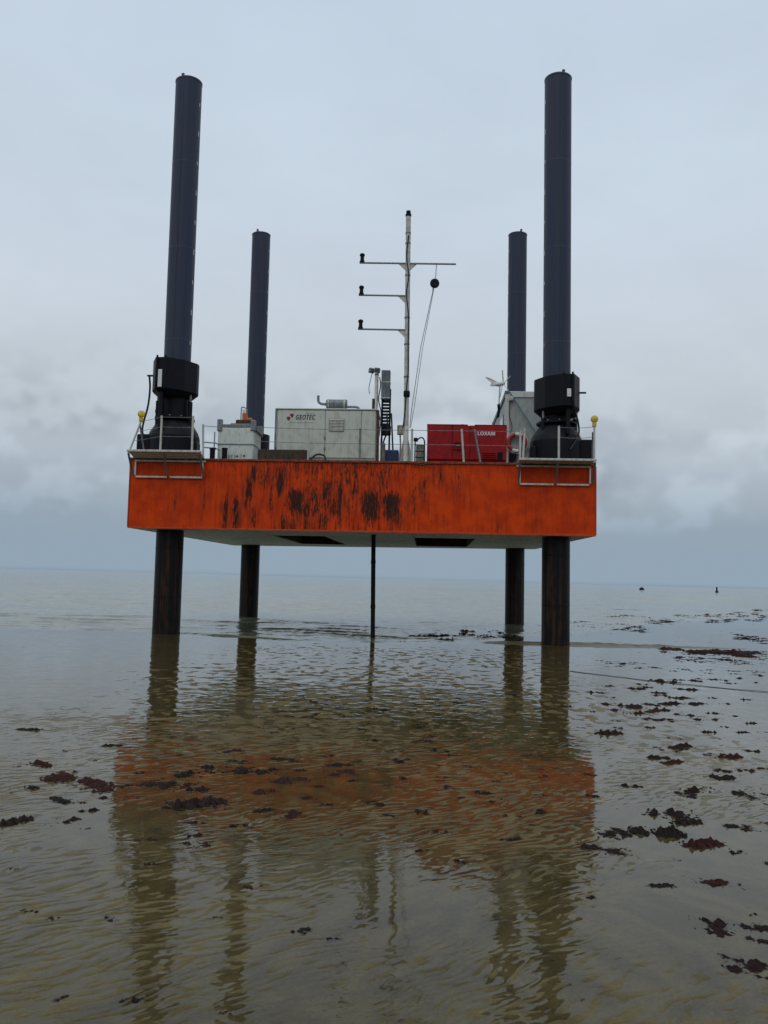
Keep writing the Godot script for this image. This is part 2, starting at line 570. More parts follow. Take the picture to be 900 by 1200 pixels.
# ---------------------------------------------------------------- materials
func build_materials() -> void:
	M.navy = paint(lin(0.034, 0.042, 0.070), lin(0.036, 0.038, 0.050), 0.3, 0.45, 101, 0.5)
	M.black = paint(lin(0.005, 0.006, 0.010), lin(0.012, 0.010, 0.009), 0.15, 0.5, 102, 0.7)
	M.black.metallic_specular = 0.28
	M.rubber = plain(lin(0.012, 0.012, 0.014), 0.65)
	M.galv = paint(lin(0.56, 0.55, 0.49), lin(0.32, 0.28, 0.22), 0.1, 0.55, 103, 0.9)
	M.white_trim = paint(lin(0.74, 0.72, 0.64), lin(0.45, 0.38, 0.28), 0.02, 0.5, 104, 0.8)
	M.under = paint(lin(0.82, 0.81, 0.74), lin(0.52, 0.47, 0.38), 0.05, 0.6, 105, 0.4)
	M.cream = paint(lin(0.56, 0.57, 0.48), lin(0.44, 0.44, 0.355), 0.2, 0.5, 106, 0.45)
	M.off_white = paint(lin(0.64, 0.67, 0.61), lin(0.50, 0.50, 0.43), 0.1, 0.5, 107, 0.7)
	M.red = paint(lin(0.34, 0.009, 0.011), lin(0.22, 0.009, 0.010), 0.3, 0.4, 108, 0.6)
	M.red.metallic_specular = 0.3
	M.grey_box = paint(lin(0.40, 0.43, 0.40), lin(0.32, 0.335, 0.305), 0.2, 0.55, 109, 0.4)
	M.steel = paint(lin(0.22, 0.24, 0.25), lin(0.12, 0.12, 0.12), 0.3, 0.45, 110, 0.9, 0.2)
	M.blue_grey = paint(lin(0.13, 0.17, 0.19), lin(0.08, 0.09, 0.10), 0.3, 0.5, 111, 0.8)
	M.rust = paint(lin(0.10, 0.040, 0.018), lin(0.04, 0.022, 0.014), 0.45, 0.85, 112, 0.9)
	M.timber = paint(lin(0.075, 0.048, 0.028), lin(0.035, 0.024, 0.016), 0.4, 0.85, 113, 0.9)
	M.blue = plain(lin(0.02, 0.04, 0.13), 0.5)
	M.strap = plain(lin(0.06, 0.20, 0.36), 0.7)
	M.yellow = plain(lin(0.62, 0.42, 0.03), 0.4)
	M.orange_paint = plain(lin(0.50, 0.12, 0.02), 0.5)
	M.orange = paint(lin(0.56, 0.050, 0.004), lin(0.30, 0.028, 0.005), 0.25, 0.5, 114, 0.3)
	M.rust_edge = paint(lin(0.34, 0.045, 0.006), lin(0.06, 0.026, 0.014), 0.45, 0.7, 118, 0.8)
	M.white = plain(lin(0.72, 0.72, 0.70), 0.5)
	M.deck = paint(lin(0.13, 0.06, 0.03), lin(0.06, 0.04, 0.03), 0.5, 0.8, 115, 0.4)
	M.dark_text = plain(lin(0.04, 0.05, 0.045), 0.6)
	M.faint_text = plain(lin(0.33, 0.34, 0.30), 0.6)
	M.beige = paint(lin(0.34, 0.32, 0.24), lin(0.15, 0.12, 0.08), 0.4, 0.6, 116, 0.9)
	M.glass = plain(lin(0.02, 0.025, 0.03), 0.1)
	M.leg = StandardMaterial3D.new()
	# tubular leg: dark blue paint, worn to rusty steel lower down where it has stood in the sea
	var w := 256
	var h := 1024
	var im := Image.create(w, h, false, Image.FORMAT_RGB8)
	var f := noise(41, 1.0, 4)
	var g := noise(42, 1.0, 4)
	for y in h:
		var up := 1.0 - float(y) / h      # 0 foot, 1 top; the hull's bottom is at about 0.21
		for x in w:
			var u := TAU * x / w
			var st := f.get_noise_3d(cos(u) * 3.2, sin(u) * 3.2, up * 3.0)
			var sp := g.get_noise_3d(cos(u) * 2.0, sin(u) * 2.0, up * 34.0)
			var c := Vector3(0.033, 0.045, 0.082).lerp(Vector3(0.050, 0.056, 0.080), clampf(0.5 + st, 0.0, 1.0))
			var worn_away := smoothstep(0.40, 0.16, up + 0.16 * st)
			c = c.lerp(Vector3(0.0055, 0.0050, 0.0055), worn_away)
			var rust := smoothstep(0.0, 0.55, st * 0.8 + sp * 0.35 + 0.30 * worn_away - 0.13)
			c = c.lerp(Vector3(0.050, 0.021, 0.011), rust * (0.15 + 0.75 * worn_away))
			im.set_pixel(x, y, lin(c.x, c.y, c.z))
	M.leg.albedo_texture = img_tex(im)
	M.leg.roughness = 0.45
	M.leg.metallic_specular = 0.3

# the painted and rusted skin of the hull's front, 15 m by 2.25 m
func rusty_orange(w: int, h: int, patches: Array, s: int) -> ImageTexture:
	var rust := PackedFloat32Array()
	rust.resize(w * h)
	for p in patches:      # [x px, y0 px, y1 px, width px, strength] of the photograph
		var cx: float = (p[0] - 149.5) / 549.0 * w
		var y0: float = (p[1] - 536.0) / 84.0 * h
		var y1: float = (p[2] - 536.0) / 84.0 * h
		var hw: float = p[3] / 549.0 * w * 0.5
		var soft := 10.0 + (y1 - y0) * 0.16
		for y in range(maxi(0, int(y0 - soft)), mini(h, int(y1 + soft * 1.6))):
			for x in range(maxi(0, int(cx - hw * 1.7 - 4)), mini(w, int(cx + hw * 1.7 + 4))):
				var ax := 1.0 - smoothstep(0.25, 1.6, absf(x - cx) / hw)
				var ay := smoothstep(y0 - soft, y0 + soft, y) * (1.0 - smoothstep(y1 - soft, y1 + soft * 1.6, y))
				rust[y * w + x] = maxf(rust[y * w + x], ax * ay * p[4])
	var halo := PackedFloat32Array()
	halo.resize(w * h)
	for p in patches:
		var cx: float = (p[0] - 149.5) / 549.0 * w
		var cy: float = ((p[1] + p[2]) * 0.5 - 536.0) / 84.0 * h
		var hw: float = p[3] / 549.0 * w * 0.5 + 26.0
		var hh: float = (p[2] - p[1]) * 0.5 / 84.0 * h + 34.0
		for y in range(maxi(0, int(cy - hh)), mini(h, int(cy + hh))):
			for x in range(maxi(0, int(cx - hw)), mini(w, int(cx + hw))):
				var q := 1.0 - sqrt(pow((x - cx) / hw, 2.0) + pow((y - cy) / hh, 2.0))
				halo[y * w + x] = maxf(halo[y * w + x], q * minf(p[4], 1.0))
	var im := Image.create(w, h, false, Image.FORMAT_RGB8)
	var fine := noise(s, 0.11, 4)
	var streak := noise(s + 1, 1.0, 4)
	var mid := noise(s + 2, 0.014, 4)
	for y in h:
		for x in w:
			var fx := float(x) / w
			var st := streak.get_noise_2d(x * 0.085, y * 0.007)
			var st2 := streak.get_noise_2d(x * 0.16 + 300.0, y * 0.022)
			var fi := fine.get_noise_2d(x, y * 0.45)
			var mi := mid.get_noise_2d(x, y)
			var c := Vector3(0.70, 0.060, 0.003).lerp(Vector3(0.54, 0.040, 0.003), clampf(0.45 + mi * 1.3 + st * 0.35, 0.0, 1.0))
			c *= 1.0 + 0.10 * fi
			# the middle of the side is more weathered than its ends
			var age := exp(-pow((fx - 0.46) / 0.20, 2.0))
			var run := smoothstep(0.10, 0.55, st + 0.35 * fi + 0.34 * age - 0.20)
			c = c.lerp(Vector3(0.15, 0.024, 0.010), run * (0.25 + 0.45 * age))
			# drips that start at the deck edge and thin out on their way down
			var drip := smoothstep(0.05, 0.5, st2 + 0.4 * st + 0.25 * age - 0.9 * float(y) / h + 0.12 * fi)
			c = c.lerp(Vector3(0.06, 0.022, 0.012), drip * (0.35 + 0.4 * age))
			c = c.lerp(Vector3(0.17, 0.030, 0.012), clampf(halo[y * w + x] * (0.9 + 1.3 * st + 0.9 * st2 + 0.5 * fi), 0.0, 0.8))
			var rm := rust[y * w + x]
			var dark := smoothstep(0.15, 1.0, rm * 1.05 + (0.85 * st2 + 0.32 * fi) * clampf(rm * 2.5, 0.0, 1.0) - 0.06)
			c = c.lerp(Vector3(0.022, 0.013, 0.009), dark * 0.9)
			var chip := smoothstep(0.40, 0.52, fi * 0.8 + st * 0.25 + 0.12 * age)
			c = c.lerp(Vector3(0.05, 0.022, 0.014), chip * (0.25 + 0.6 * age))
			# scraped rim at deck and keel
			var rim := maxf(smoothstep(9.0, 1.0, float(y)), smoothstep(h - 7.0, h - 1.0, float(y)))
			c = c.lerp(Vector3(0.09, 0.035, 0.02), rim * clampf(0.35 + fi * 1.6 + st, 0.0, 0.85))
			im.set_pixel(x, y, lin(c.x, c.y, c.z))
	return img_tex(im)

# ---------------------------------------------------------------- the barge
const DECK := 2.253

func uv_quad(a: Vector3, b: Vector3, c: Vector3, d: Vector3, out: Vector3) -> MB:
	# a top left, b top right, c bottom right, d bottom left as seen from outside
	var m := MB.new()
	m.v = PackedVector3Array([a, b, c, d])
	m.n = PackedVector3Array([out, out, out, out])
	m.uv = PackedVector2Array([Vector2(0, 0), Vector2(1, 0), Vector2(1, 1), Vector2(0, 1)])
	m.idx = PackedInt32Array([0, 1, 2, 0, 2, 3])
	return m

func build_hull() -> void:
	var t := thing("barge_hull", "rust-streaked orange steel hull raised on four dark tubular legs", "barge", Vector3(0, 0, 0))
	var X := 7.451
	var F := 7.575
	var B := -7.6
	var spots := [[266, 581, 617, 5, 1.0], [278, 581, 617, 7, 1.0], [293, 560, 586, 8, 1.0], [298, 541, 560, 6, 1.0], [290, 575, 592, 4, 0.8], [312, 545, 568, 12, 0.62], [330, 546, 577, 7, 1.05], [349, 571, 596, 17, 1.25], [362, 580, 604, 9, 0.85], [371, 566, 600, 12, 0.72], [385, 558, 590, 10, 0.85], [401, 560, 606, 6, 0.95], [394, 580, 600, 8, 0.7], [438, 572, 604, 22, 1.15], [462, 573, 602, 20, 1.15], [470, 590, 610, 8, 0.7], [335, 604, 620, 6, 0.9], [345, 608, 620, 5, 0.8], [362, 602, 620, 4, 0.7], [410, 556, 562, 4, 0.9], [417, 568, 574, 4, 0.9], [320, 560, 600, 5, 0.55], [420, 540, 575, 8, 0.55], [452, 541, 570, 14, 0.5], [519, 545, 560, 3, 0.8], [500, 545, 580, 4, 0.5], [540, 545, 575, 4, 0.5], [240, 560, 600, 4, 0.4], [205, 575, 618, 3, 0.4], [300, 590, 620, 6, 0.55], [380, 596, 620, 10, 0.6], [488, 560, 600, 5, 0.5], [585, 605, 625, 4, 0.5], [630, 600, 612, 3, 0.5]]
	var skin := StandardMaterial3D.new()
	skin.albedo_texture = rusty_orange(1536, 240, spots, 201)
	skin.roughness = 0.5
	skin.metallic_specular = 0.25
	skin.texture_repeat = false
	var side := StandardMaterial3D.new()
	side.albedo_texture = rusty_orange(512, 80, [], 231)
	side.roughness = 0.45
	side.texture_repeat = false
	var rl := 0.10
	var rr := 0.20
	part("front_plate", uv_quad(Vector3(-X, DECK, F), Vector3(X, DECK, F), Vector3(X, 0, F), Vector3(-X, 0, F), Vector3.BACK), skin, t)
	part("side_plate", uv_quad(Vector3(-X, DECK, B), Vector3(-X, DECK, F), Vector3(-X, 0, F), Vector3(-X, rl, B), Vector3.LEFT), side, t)
	part("side_plate", uv_quad(Vector3(X, DECK, F), Vector3(X, DECK, B), Vector3(X, rr, B), Vector3(X, 0, F), Vector3.RIGHT), side, t)
	part("rear_plate", uv_quad(Vector3(X, DECK, B), Vector3(-X, DECK, B), Vector3(-X, rl, B), Vector3(X, rr, B), Vector3.FORWARD), side, t)
	boxpart("deck", t, M.deck, Vector3(0, DECK - 0.02, 0), Vector3(2 * X - 0.03, 0.05, F - B - 0.03), 0.0).position.z += (F + B) * 0.5
	# rubbing strips welded along the edges
	barpart("deck_edge", t, M.rust_edge, Vector3(-X, DECK - 0.01, F + 0.02), Vector3(X, DECK - 0.01, F + 0.02), 0.05, 0.07)
	barpart("keel_edge", t, M.orange, Vector3(-X, 0.015, F + 0.006), Vector3(X, 0.015, F + 0.006), 0.03, 0.05)
	for s in [-1.0, 1.0]:
		barpart("corner_strip", t, M.orange, Vector3(s * X, 0.03, F + 0.004), Vector3(s * X, DECK - 0.05, F + 0.004), 0.04, 0.04)
	for x in [-4.6, -1.4, 1.6, 4.7]:
		barpart("weld_seam", t, skin_seam(), Vector3(x, 0.05, F), Vector3(x, DECK - 0.06, F), 0.016, 0.006)
	# bottom plates with two long open wells between them
	var xs := [-7.451, -5.6, -3.52, -1.55, 0.0, 1.7, 3.95, 5.7, 7.451]
	var zs := [7.575, 5.6, 3.8, 1.2, -1.4, -4.1, -5.9, -7.6]
	for i in xs.size() - 1:
		for j in zs.size() - 1:
			if (i == 2 or i == 5) and j >= 2 and j <= 4:
				continue
			var pts := []
			for q in [[i, j], [i + 1, j], [i + 1, j + 1], [i, j + 1]]:
				var x: float = xs[q[0]] + (0.008 if q[0] == i else -0.008)
				var z: float = zs[q[1]] + (-0.008 if q[1] == j else 0.008)
				pts.append(Vector3(x, rise(x, z) + 0.006 * ((i * 7 + j * 5) % 3), z))
			var m := MB.new()
			m.face(pts, Vector3.DOWN)
			for k in 4:
				var a: Vector3 = pts[k]
				var b: Vector3 = pts[(k + 1) % 4]
				m.face([a, b, b + Vector3(0, 0.03, 0), a + Vector3(0, 0.03, 0)], (a + b) * 0.5 - (pts[0] + pts[2]) * 0.5)
			part("bottom_plate", m, M.under, t)
	for x in [-3.52, -1.55, 1.7, 3.95]:
		boxpart("well_wall", t, M.rust, Vector3(x, 0.65, -0.15), Vector3(0.03, 1.1, 7.9), 0.0)
	for q in [[-2.535, 1.97], [2.825, 2.25]]:
		for z in [3.8, -4.1]:
			boxpart("well_wall", t, M.rust, Vector3(q[0], 0.65, z), Vector3(q[1] - 0.04, 1.1, 0.03), 0.0)
		boxpart("well_top", t, M.rust, Vector3(q[0], 1.15, -0.15), Vector3(q[1], 0.03, 7.8), 0.0)

var seam_mat: StandardMaterial3D
func skin_seam() -> StandardMaterial3D:
	if seam_mat == null:
		seam_mat = paint(lin(0.50, 0.044, 0.004), lin(0.28, 0.028, 0.006), 0.3, 0.5, 117, 0.7)
	return seam_mat

func rise(x: float, z: float) -> float:
	return lerpf(0.0, lerpf(0.10, 0.20, (x + 7.451) / 14.902), clampf((7.575 - z) / 15.175, 0.0, 1.0))

func build_legs() -> void:
	var lab := ["dark blue tubular spud pile at the hull's corner by the white bin", "dark blue tubular spud pile at the hull's corner by the grey cabin's front", "dark blue tubular spud pile rising behind the white bin", "dark blue tubular spud pile rising behind the grey cabin"]
	var spot := [Vector2(-6.373, 6.529), Vector2(6.373, 6.529), Vector2(-6.373, -6.529), Vector2(6.373, -6.529)]
	for i in 4:
		var c := Vector3(spot[i].x, 0, spot[i].y)
		var t := thing("spud_pile", lab[i], "pile", c + Vector3(0, -3.9, 0), "spud piles of the barge")
		var m := MB.new()
		var seg := 48
		var y0 := -3.9
		var y1 := 15.6
		for k in seg:
			var a0 := TAU * k / seg
			var a1 := TAU * (k + 1) / seg
			var d0 := Vector3(cos(a0), 0, sin(a0))
			var d1 := Vector3(cos(a1), 0, sin(a1))
			var b := m.v.size()
			for q in [[d0, y0, k], [d1, y0, k + 1], [d1, y1, k + 1], [d0, y1, k]]:
				m.v.append(c + q[0] * 0.45 + Vector3(0, q[1], 0))
				m.n.append(q[0])
				m.uv.append(Vector2(float(q[2]) / seg + 0.17 * i, 1.0 - (q[1] - y0) / (y1 - y0)))
			for q in [0, 1, 2, 0, 2, 3]:
				m.idx.append(b + q)
		part("tube", m, M.leg, t)
		var cap := MB.new()
		cap.lathe(c, [[0.462, y1 - 0.03], [0.462, y1 + 0.015], [0.45, y1 + 0.03], [0.0, y1 + 0.05]], 48)
		part("cap", cap, M.navy, t)
		var lug := MB.new()
		var s := -1.0 if i % 2 == 0 else 1.0
		lug.bar(c + Vector3(s * 0.12, y1, 0.25), c + Vector3(s * 0.15, y1 + 0.22, 0.25), 0.05, 0.10)
		part("lifting_lug", lug, M.navy, t)
		# weld seam, and white boxes painted as sky through pin holes
		barpart("weld_seam", t, M.navy, c + Vector3(s * 0.05, 2.4, 0.448), c + Vector3(s * 0.05, y1 - 0.05, 0.448), 0.03, 0.014)
		for y in [12.6, 9.6, 6.4, -0.6, -2.2]:
			var ring := MB.new()
			ring.lathe(c, [[0.449, y - 0.018], [0.4545, y - 0.006], [0.4545, y + 0.006], [0.449, y + 0.018]], 40)
			part("weld_ring", ring, M.navy if y > 0 else M.black, t)
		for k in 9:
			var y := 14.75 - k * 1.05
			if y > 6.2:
				boxpart("pin_hole_sky", t, M.white_trim, c + Vector3(-s * 0.436, y, 0.10), Vector3(0.02, 0.13 + 0.06 * (k % 2), 0.04), 0.004)

func build_jacks() -> void:
	var lab := ["black jacking unit with hose clamped round the leg beside the white bin", "black jacking unit with square side box clamped round the leg before the grey cabin", "black jacking unit round the leg behind the white bin", "black jacking unit round the leg behind the grey cabin"]
	var spot := [Vector2(-6.373, 6.529), Vector2(6.373, 6.529), Vector2(-6.373, -6.529), Vector2(6.373, -6.529)]
	var lift := [4.44, 4.0, 4.3, 4.2]
	for i in 4:
		var s := -1.0 if i % 2 == 0 else 1.0
		var fz := 1.0 if i < 2 else -1.0
		var c := Vector3(spot[i].x, 0, spot[i].y)
		var t := thing("jacking_unit", lab[i], "jack", c + Vector3(0, DECK, 0), "jacking units of the barge")
		var lower := MB.new()
		lower.lathe(c, [[0.455, DECK + 0.01], [0.86, DECK + 0.01], [0.88, DECK + 0.06], [0.86, DECK + 0.86], [0.80, DECK + 1.02], [0.58, DECK + 1.36], [0.52, DECK + 1.46], [0.455, DECK + 1.48]], 14)
		part("lower_housing", lower, M.black, t)
		boxpart("pump_box", t, M.black, c + Vector3(s * 0.90, DECK + 0.46, 0.1), Vector3(0.46, 0.90, 0.7), 0.04)
		boxpart("valve_block", t, M.black, c + Vector3(-s * 0.80, DECK + 0.40, 0.25 * fz), Vector3(0.22, 0.55, 0.5), 0.04)
		boxpart("foot_plate", t, M.black, c + Vector3(0, DECK + 0.04, 0.1), Vector3(2.1, 0.09, 1.7), 0.02)
		# neck with its clamping ring
		var y: float = lift[i]
		var neck := MB.new()
		neck.lathe(c, [[0.455, DECK + 1.3], [0.47, DECK + 1.3], [0.47, y + 0.02], [0.455, y + 0.02]], 32)
		part("guide_sleeve", neck, M.black, t)
		for k in 2:
			boxpart("wedge", t, M.black, c + Vector3(s * 0.52, DECK + 1.5 + 0.22 * k, 0.15), Vector3(0.20, 0.12, 0.2), 0.02)
		# flange with bolt heads and the three lifting rams
		var fl := MB.new()
		fl.lathe(c, [[0.5, DECK + 1.44], [0.66, DECK + 1.44], [0.66, DECK + 1.50], [0.48, DECK + 1.50]], 28)
		var flange := part("flange", fl, M.black, t)
		for k in 10:
			var a := TAU * (k + 0.5) / 10.0
			boxpart("bolt", flange, M.steel, c + Vector3(cos(a) * 0.60, DECK + 1.52, sin(a) * 0.60), Vector3(0.05, 0.05, 0.05), 0.01)
		for a in [0.35, 2.5, 4.3]:
			var foot := c + Vector3(cos(a) * 0.60, DECK + 1.05, sin(a) * 0.60 * fz)
			var ram := tubepart("ram", t, M.black, [foot, Vector3(foot.x, y - 0.15, foot.z)], 0.075, 14)
			tubepart("rod", ram, M.steel, [Vector3(foot.x, y - 0.15, foot.z), Vector3(foot.x, y + 0.25, foot.z)], 0.04, 12)
		# upper collar: round at the back, a flat cylinder housing at the outer front
		var poly := []
		for k in 17:
			var a := deg_to_rad(200.0 * k / 16.0 - 10.0)
			poly.append(Vector2(-s * cos(a) * 0.74, -sin(a) * 0.74 * fz))
		poly.append(Vector2(s * 0.68, 0.42 * fz))
		poly.append(Vector2(s * 0.42, 0.98 * fz))
		poly.append(Vector2(s * 0.06, 1.02 * fz))
		poly.append(Vector2(-s * 0.46, 0.62 * fz))
		var col := MB.new()
		col.prism(c, poly, y + 0.16, y + 1.18)
		var small := []
		for q in poly:
			small.append(q * 0.72)
		for k in poly.size():
			var j := (k + 1) % poly.size()
			col.face([c + Vector3(poly[k].x, y + 0.16, poly[k].y), c + Vector3(poly[j].x, y + 0.16, poly[j].y), c + Vector3(small[j].x, y - 0.02, small[j].y), c + Vector3(small[k].x, y - 0.02, small[k].y)], Vector3(poly[k].x, -0.5, poly[k].y))
		var col_part := part("upper_collar", col, M.black, t)
		for x in [0.08, 0.36]:
			barpart("rib", col_part, M.black, c + Vector3(s * x, y + 0.25, 1.01 * fz), c + Vector3(s * x, y + 1.24, 1.01 * fz), 0.05, 0.06)
		barpart("jack_rod", t, M.black, c + Vector3(s * 0.24, DECK + 1.0, 0.80 * fz), c + Vector3(s * 0.24, y + 0.2, 0.80 * fz), 0.13, 0.13)
		var slot_h := 0.58 if i == 0 else 0.26
		boxpart("sky_slot_strip", t, M.white, c + Vector3(s * 0.24, y + 0.18 + slot_h * 0.5 + (0.0 if i == 0 else 0.25), 1.03 * fz), Vector3(0.13, slot_h, 0.03), 0.006)  # white strip painted for sky light showing through a slot in the collar
		boxpart("hose_bracket", t, M.black, c + Vector3(s * 0.80, y + 0.72, 0.3 * fz), Vector3(0.22, 0.05, 0.08), 0.01)
		if i == 0:
			tubepart("hose", t, M.rubber, curve([c + Vector3(-0.84, y + 0.72, 0.3), c + Vector3(-0.80, y + 0.3, 0.3), c + Vector3(-0.84, y - 0.3, 0.3), c + Vector3(-0.98, DECK + 1.25, 0.3), c + Vector3(-0.98, DECK + 0.95, 0.3), c + Vector3(-0.84, DECK + 0.72, 0.3), c + Vector3(-0.6, DECK + 0.70, 0.5)]), 0.035)
		elif i == 1:
			tubepart("hose", t, M.rubber, curve([c + Vector3(0.5, y + 0.1, 0.5), c + Vector3(0.6, y - 0.3, 0.6), c + Vector3(0.6, DECK + 1.0, 0.65), c + Vector3(0.3, DECK + 0.5, 0.9)]), 0.03)

func build_walkways() -> void:
	for i in 2:
		var s := -1.0 if i == 0 else 1.0
		var yo := 2.40 if i == 0 else 2.30
		var xo := s * 7.34
		var xi := s * 4.97
		var t := thing("corner_walkway", "pale steel walkway bracketed to the orange hull below the hose-fed black jack" if i == 0 else "pale steel walkway bracketed to the orange hull below the black jack with side box", "walkway", Vector3((xo + xi) * 0.5, yo, 7.9), "corner walkways on the hull")
		var lo := 1.65 if i == 0 else 1.60
		barpart("outer_beam", t, M.galv, Vector3(xo, yo, 8.25), Vector3(xi, yo, 8.25), 0.11, 0.07)
		barpart("inner_beam", t, M.galv, Vector3(xo - s * 0.06, 2.17, 7.64), Vector3(xi, 2.17, 7.64), 0.07, 0.06)
		# walking planks
		for k in 4:
			var z0 := 7.62 + k * 0.15
			var m := MB.new()
			var y0 := lerpf(2.27, yo, k / 4.0)
			m.box(Vector3((xo + xi) * 0.5, y0, z0 + 0.07), Vector3(absf(xo - xi) - 0.06, 0.03, 0.14), 0.006, Basis(Vector3.RIGHT, -0.12))
			part("plank", m, M.galv, t)
		var xm := (xo + xi) * 0.5 + s * 0.02
		barpart("lower_beam", t, M.white_trim, Vector3(xo - s * 0.10, lo, 7.63), Vector3(xm + s * 0.05, lo, 7.63), 0.075, 0.06)
		barpart("lower_beam", t, M.white_trim, Vector3(xm - s * 0.05, lo, 7.63), Vector3(xi + s * 0.10, lo, 7.63), 0.075, 0.06)
		for x in [xo - s * 0.08, xi + s * 0.10]:
			barpart("upright", t, M.white_trim, Vector3(x, lo + 0.04, 7.63), Vector3(x, 2.13, 7.63), 0.06, 0.05)
		for x in [xo - s * 0.03, xm, xi + s * 0.05]:
			barpart("strut", t, M.steel, Vector3(x, lo + 0.02, 7.69), Vector3(x, yo - 0.06, 8.22), 0.06, 0.05)
		var posts := [-6.29, -5.28] if i == 0 else [6.20]
		for x in posts:
			tubepart("post", t, M.galv, [Vector3(x, yo + 0.03, 8.2), Vector3(x, 3.54 if i == 0 else 3.36, 8.2)], 0.036)
		# corner post and its brace
		var lean := 0.32 if i == 0 else 0.0
		tubepart("post", t, M.galv, [Vector3(xo - s * 0.04, yo + 0.03, 8.12), Vector3(xo - s * (0.04 + lean), 3.36, 8.12)], 0.032)
		tubepart("brace", t, M.steel, [Vector3(xo - s * 0.38, yo + 0.03, 7.75), Vector3(xo - s * (0.12 + lean * 0.6), 3.30, 8.08)] if i == 0 else [Vector3(xo - s * 0.02, yo + 0.03, 7.72), Vector3(xo - s * 0.08, 3.2, 8.08)], 0.028)
		var top := Vector3(xo - s * (0.04 + lean), 3.36, 8.12)
		for w in [0.0, -0.32, -0.62]:
			if i == 0:
				tubepart("wire", t, M.steel, sag(top + Vector3(-s * w * 0.28, w, 0), Vector3(-6.29, 3.5 + w, 8.2), 0.01, 3), 0.008, 5)
				tubepart("wire", t, M.steel, sag(Vector3(-6.29, 3.5 + w, 8.2), Vector3(-5.28, 3.5 + w, 8.2), 0.01, 3), 0.008, 5)
			elif w > -0.5:
				tubepart("wire", t, M.steel, sag(top + Vector3(0, w, 0), Vector3(6.2, 3.32 + w, 8.2), 0.03, 3), 0.008, 5)
		# beacon on the corner post
		var b := thing("beacon_lamp", "round yellow marker lamp on the leaning walkway post" if i == 0 else "round yellow marker lamp on the upright walkway post", "lamp", top, "yellow marker lamps")
		boxpart("bracket", b, M.yellow, top + Vector3(0, 0.07, 0), Vector3(0.12, 0.16, 0.10), 0.02)
		var m2 := MB.new()
		var tilt := Basis(Vector3.RIGHT, PI / 2) if i == 1 else Basis(Vector3.UP, 0.5) * Basis(Vector3.RIGHT, PI / 2 - 0.3)
		m2.lathe(top + Vector3(0, 0.24, 0), [[0.0, -0.07], [0.06, -0.065], [0.11, -0.03], [0.115, 0.03], [0.09, 0.055], [0.0, 0.08]], 20, tilt)
		part("lens", m2, M.yellow, b)

func build_rail() -> void:
	var t := thing("guard_rail", "thin wire guard rail on grey posts along the hull's front edge", "railing", Vector3(0, DECK, 7.5))
	var ps := [[-5.14, 3.41, -5.10], [-1.69, 3.345, -1.69], [-0.03, 3.34, -0.03], [1.645, 3.34, 1.645], [3.226, 3.35, 3.309], [3.634, 3.35, 3.837], [5.095, 3.32, 5.08], [5.23, 3.40, 5.17]]
	for p in ps:
		tubepart("post", t, M.steel if p[0] == 3.634 or p[0] == -0.03 else M.galv, [Vector3(p[2], DECK + 0.02, 7.5), Vector3(p[0], p[1], 7.5)], 0.036 if p[0] > 1 or p[0] < -5 else 0.026)
	tubepart("wire", t, M.steel, sag(Vector3(-5.14, 3.36, 7.5), Vector3(-3.4, 3.33, 7.5), 0.03), 0.011, 5)
	for w in [0.0, -0.46]:
		var prev := Vector3(-3.4, 3.34 + w, 7.5)
		for p in ps.slice(1, 7):
			var q := Vector3(p[0], 3.30 + w, 7.5)
			tubepart("wire", t, M.steel, sag(prev, q, 0.008, 4), 0.009, 5)
			prev = q
	for y in [2.62, 2.79]:
		tubepart("low_rail", t, M.steel, [Vector3(-5.1, y + 0.04, 7.45), Vector3(-4.75, y + 0.04, 7.3), Vector3(-4.6, y - 0.03, 7.3)], 0.02)
	tubepart("post", t, M.steel, [Vector3(-4.8, DECK, 7.3), Vector3(-4.8, 3.2, 7.3)], 0.02)

func text_part(words: String, parent: Node, mat: Material, at: Vector3, size: float, width: float, bold := false, slant := 0.0) -> void:
	var tm := TextMesh.new()
	var f := SystemFont.new()
	f.font_names = PackedStringArray(["Droid Sans"])
	if bold:
		f.font_weight = 700
	tm.font = f
	tm.text = words
	tm.font_size = 64
	tm.pixel_size = size / 48.0
	tm.depth = 0.006
	var o := MeshInstance3D.new()
	o.name = "lettering"
	o.mesh = tm
	o.material_override = mat
	parent.add_child(o, true)
	var w := tm.get_aabb().size.x
	var b := Basis(Vector3(width / w, 0, 0), Vector3(slant, 1, 0), Vector3(0, 0, 1))
	o.transform = Transform3D(b, at - base[parent])

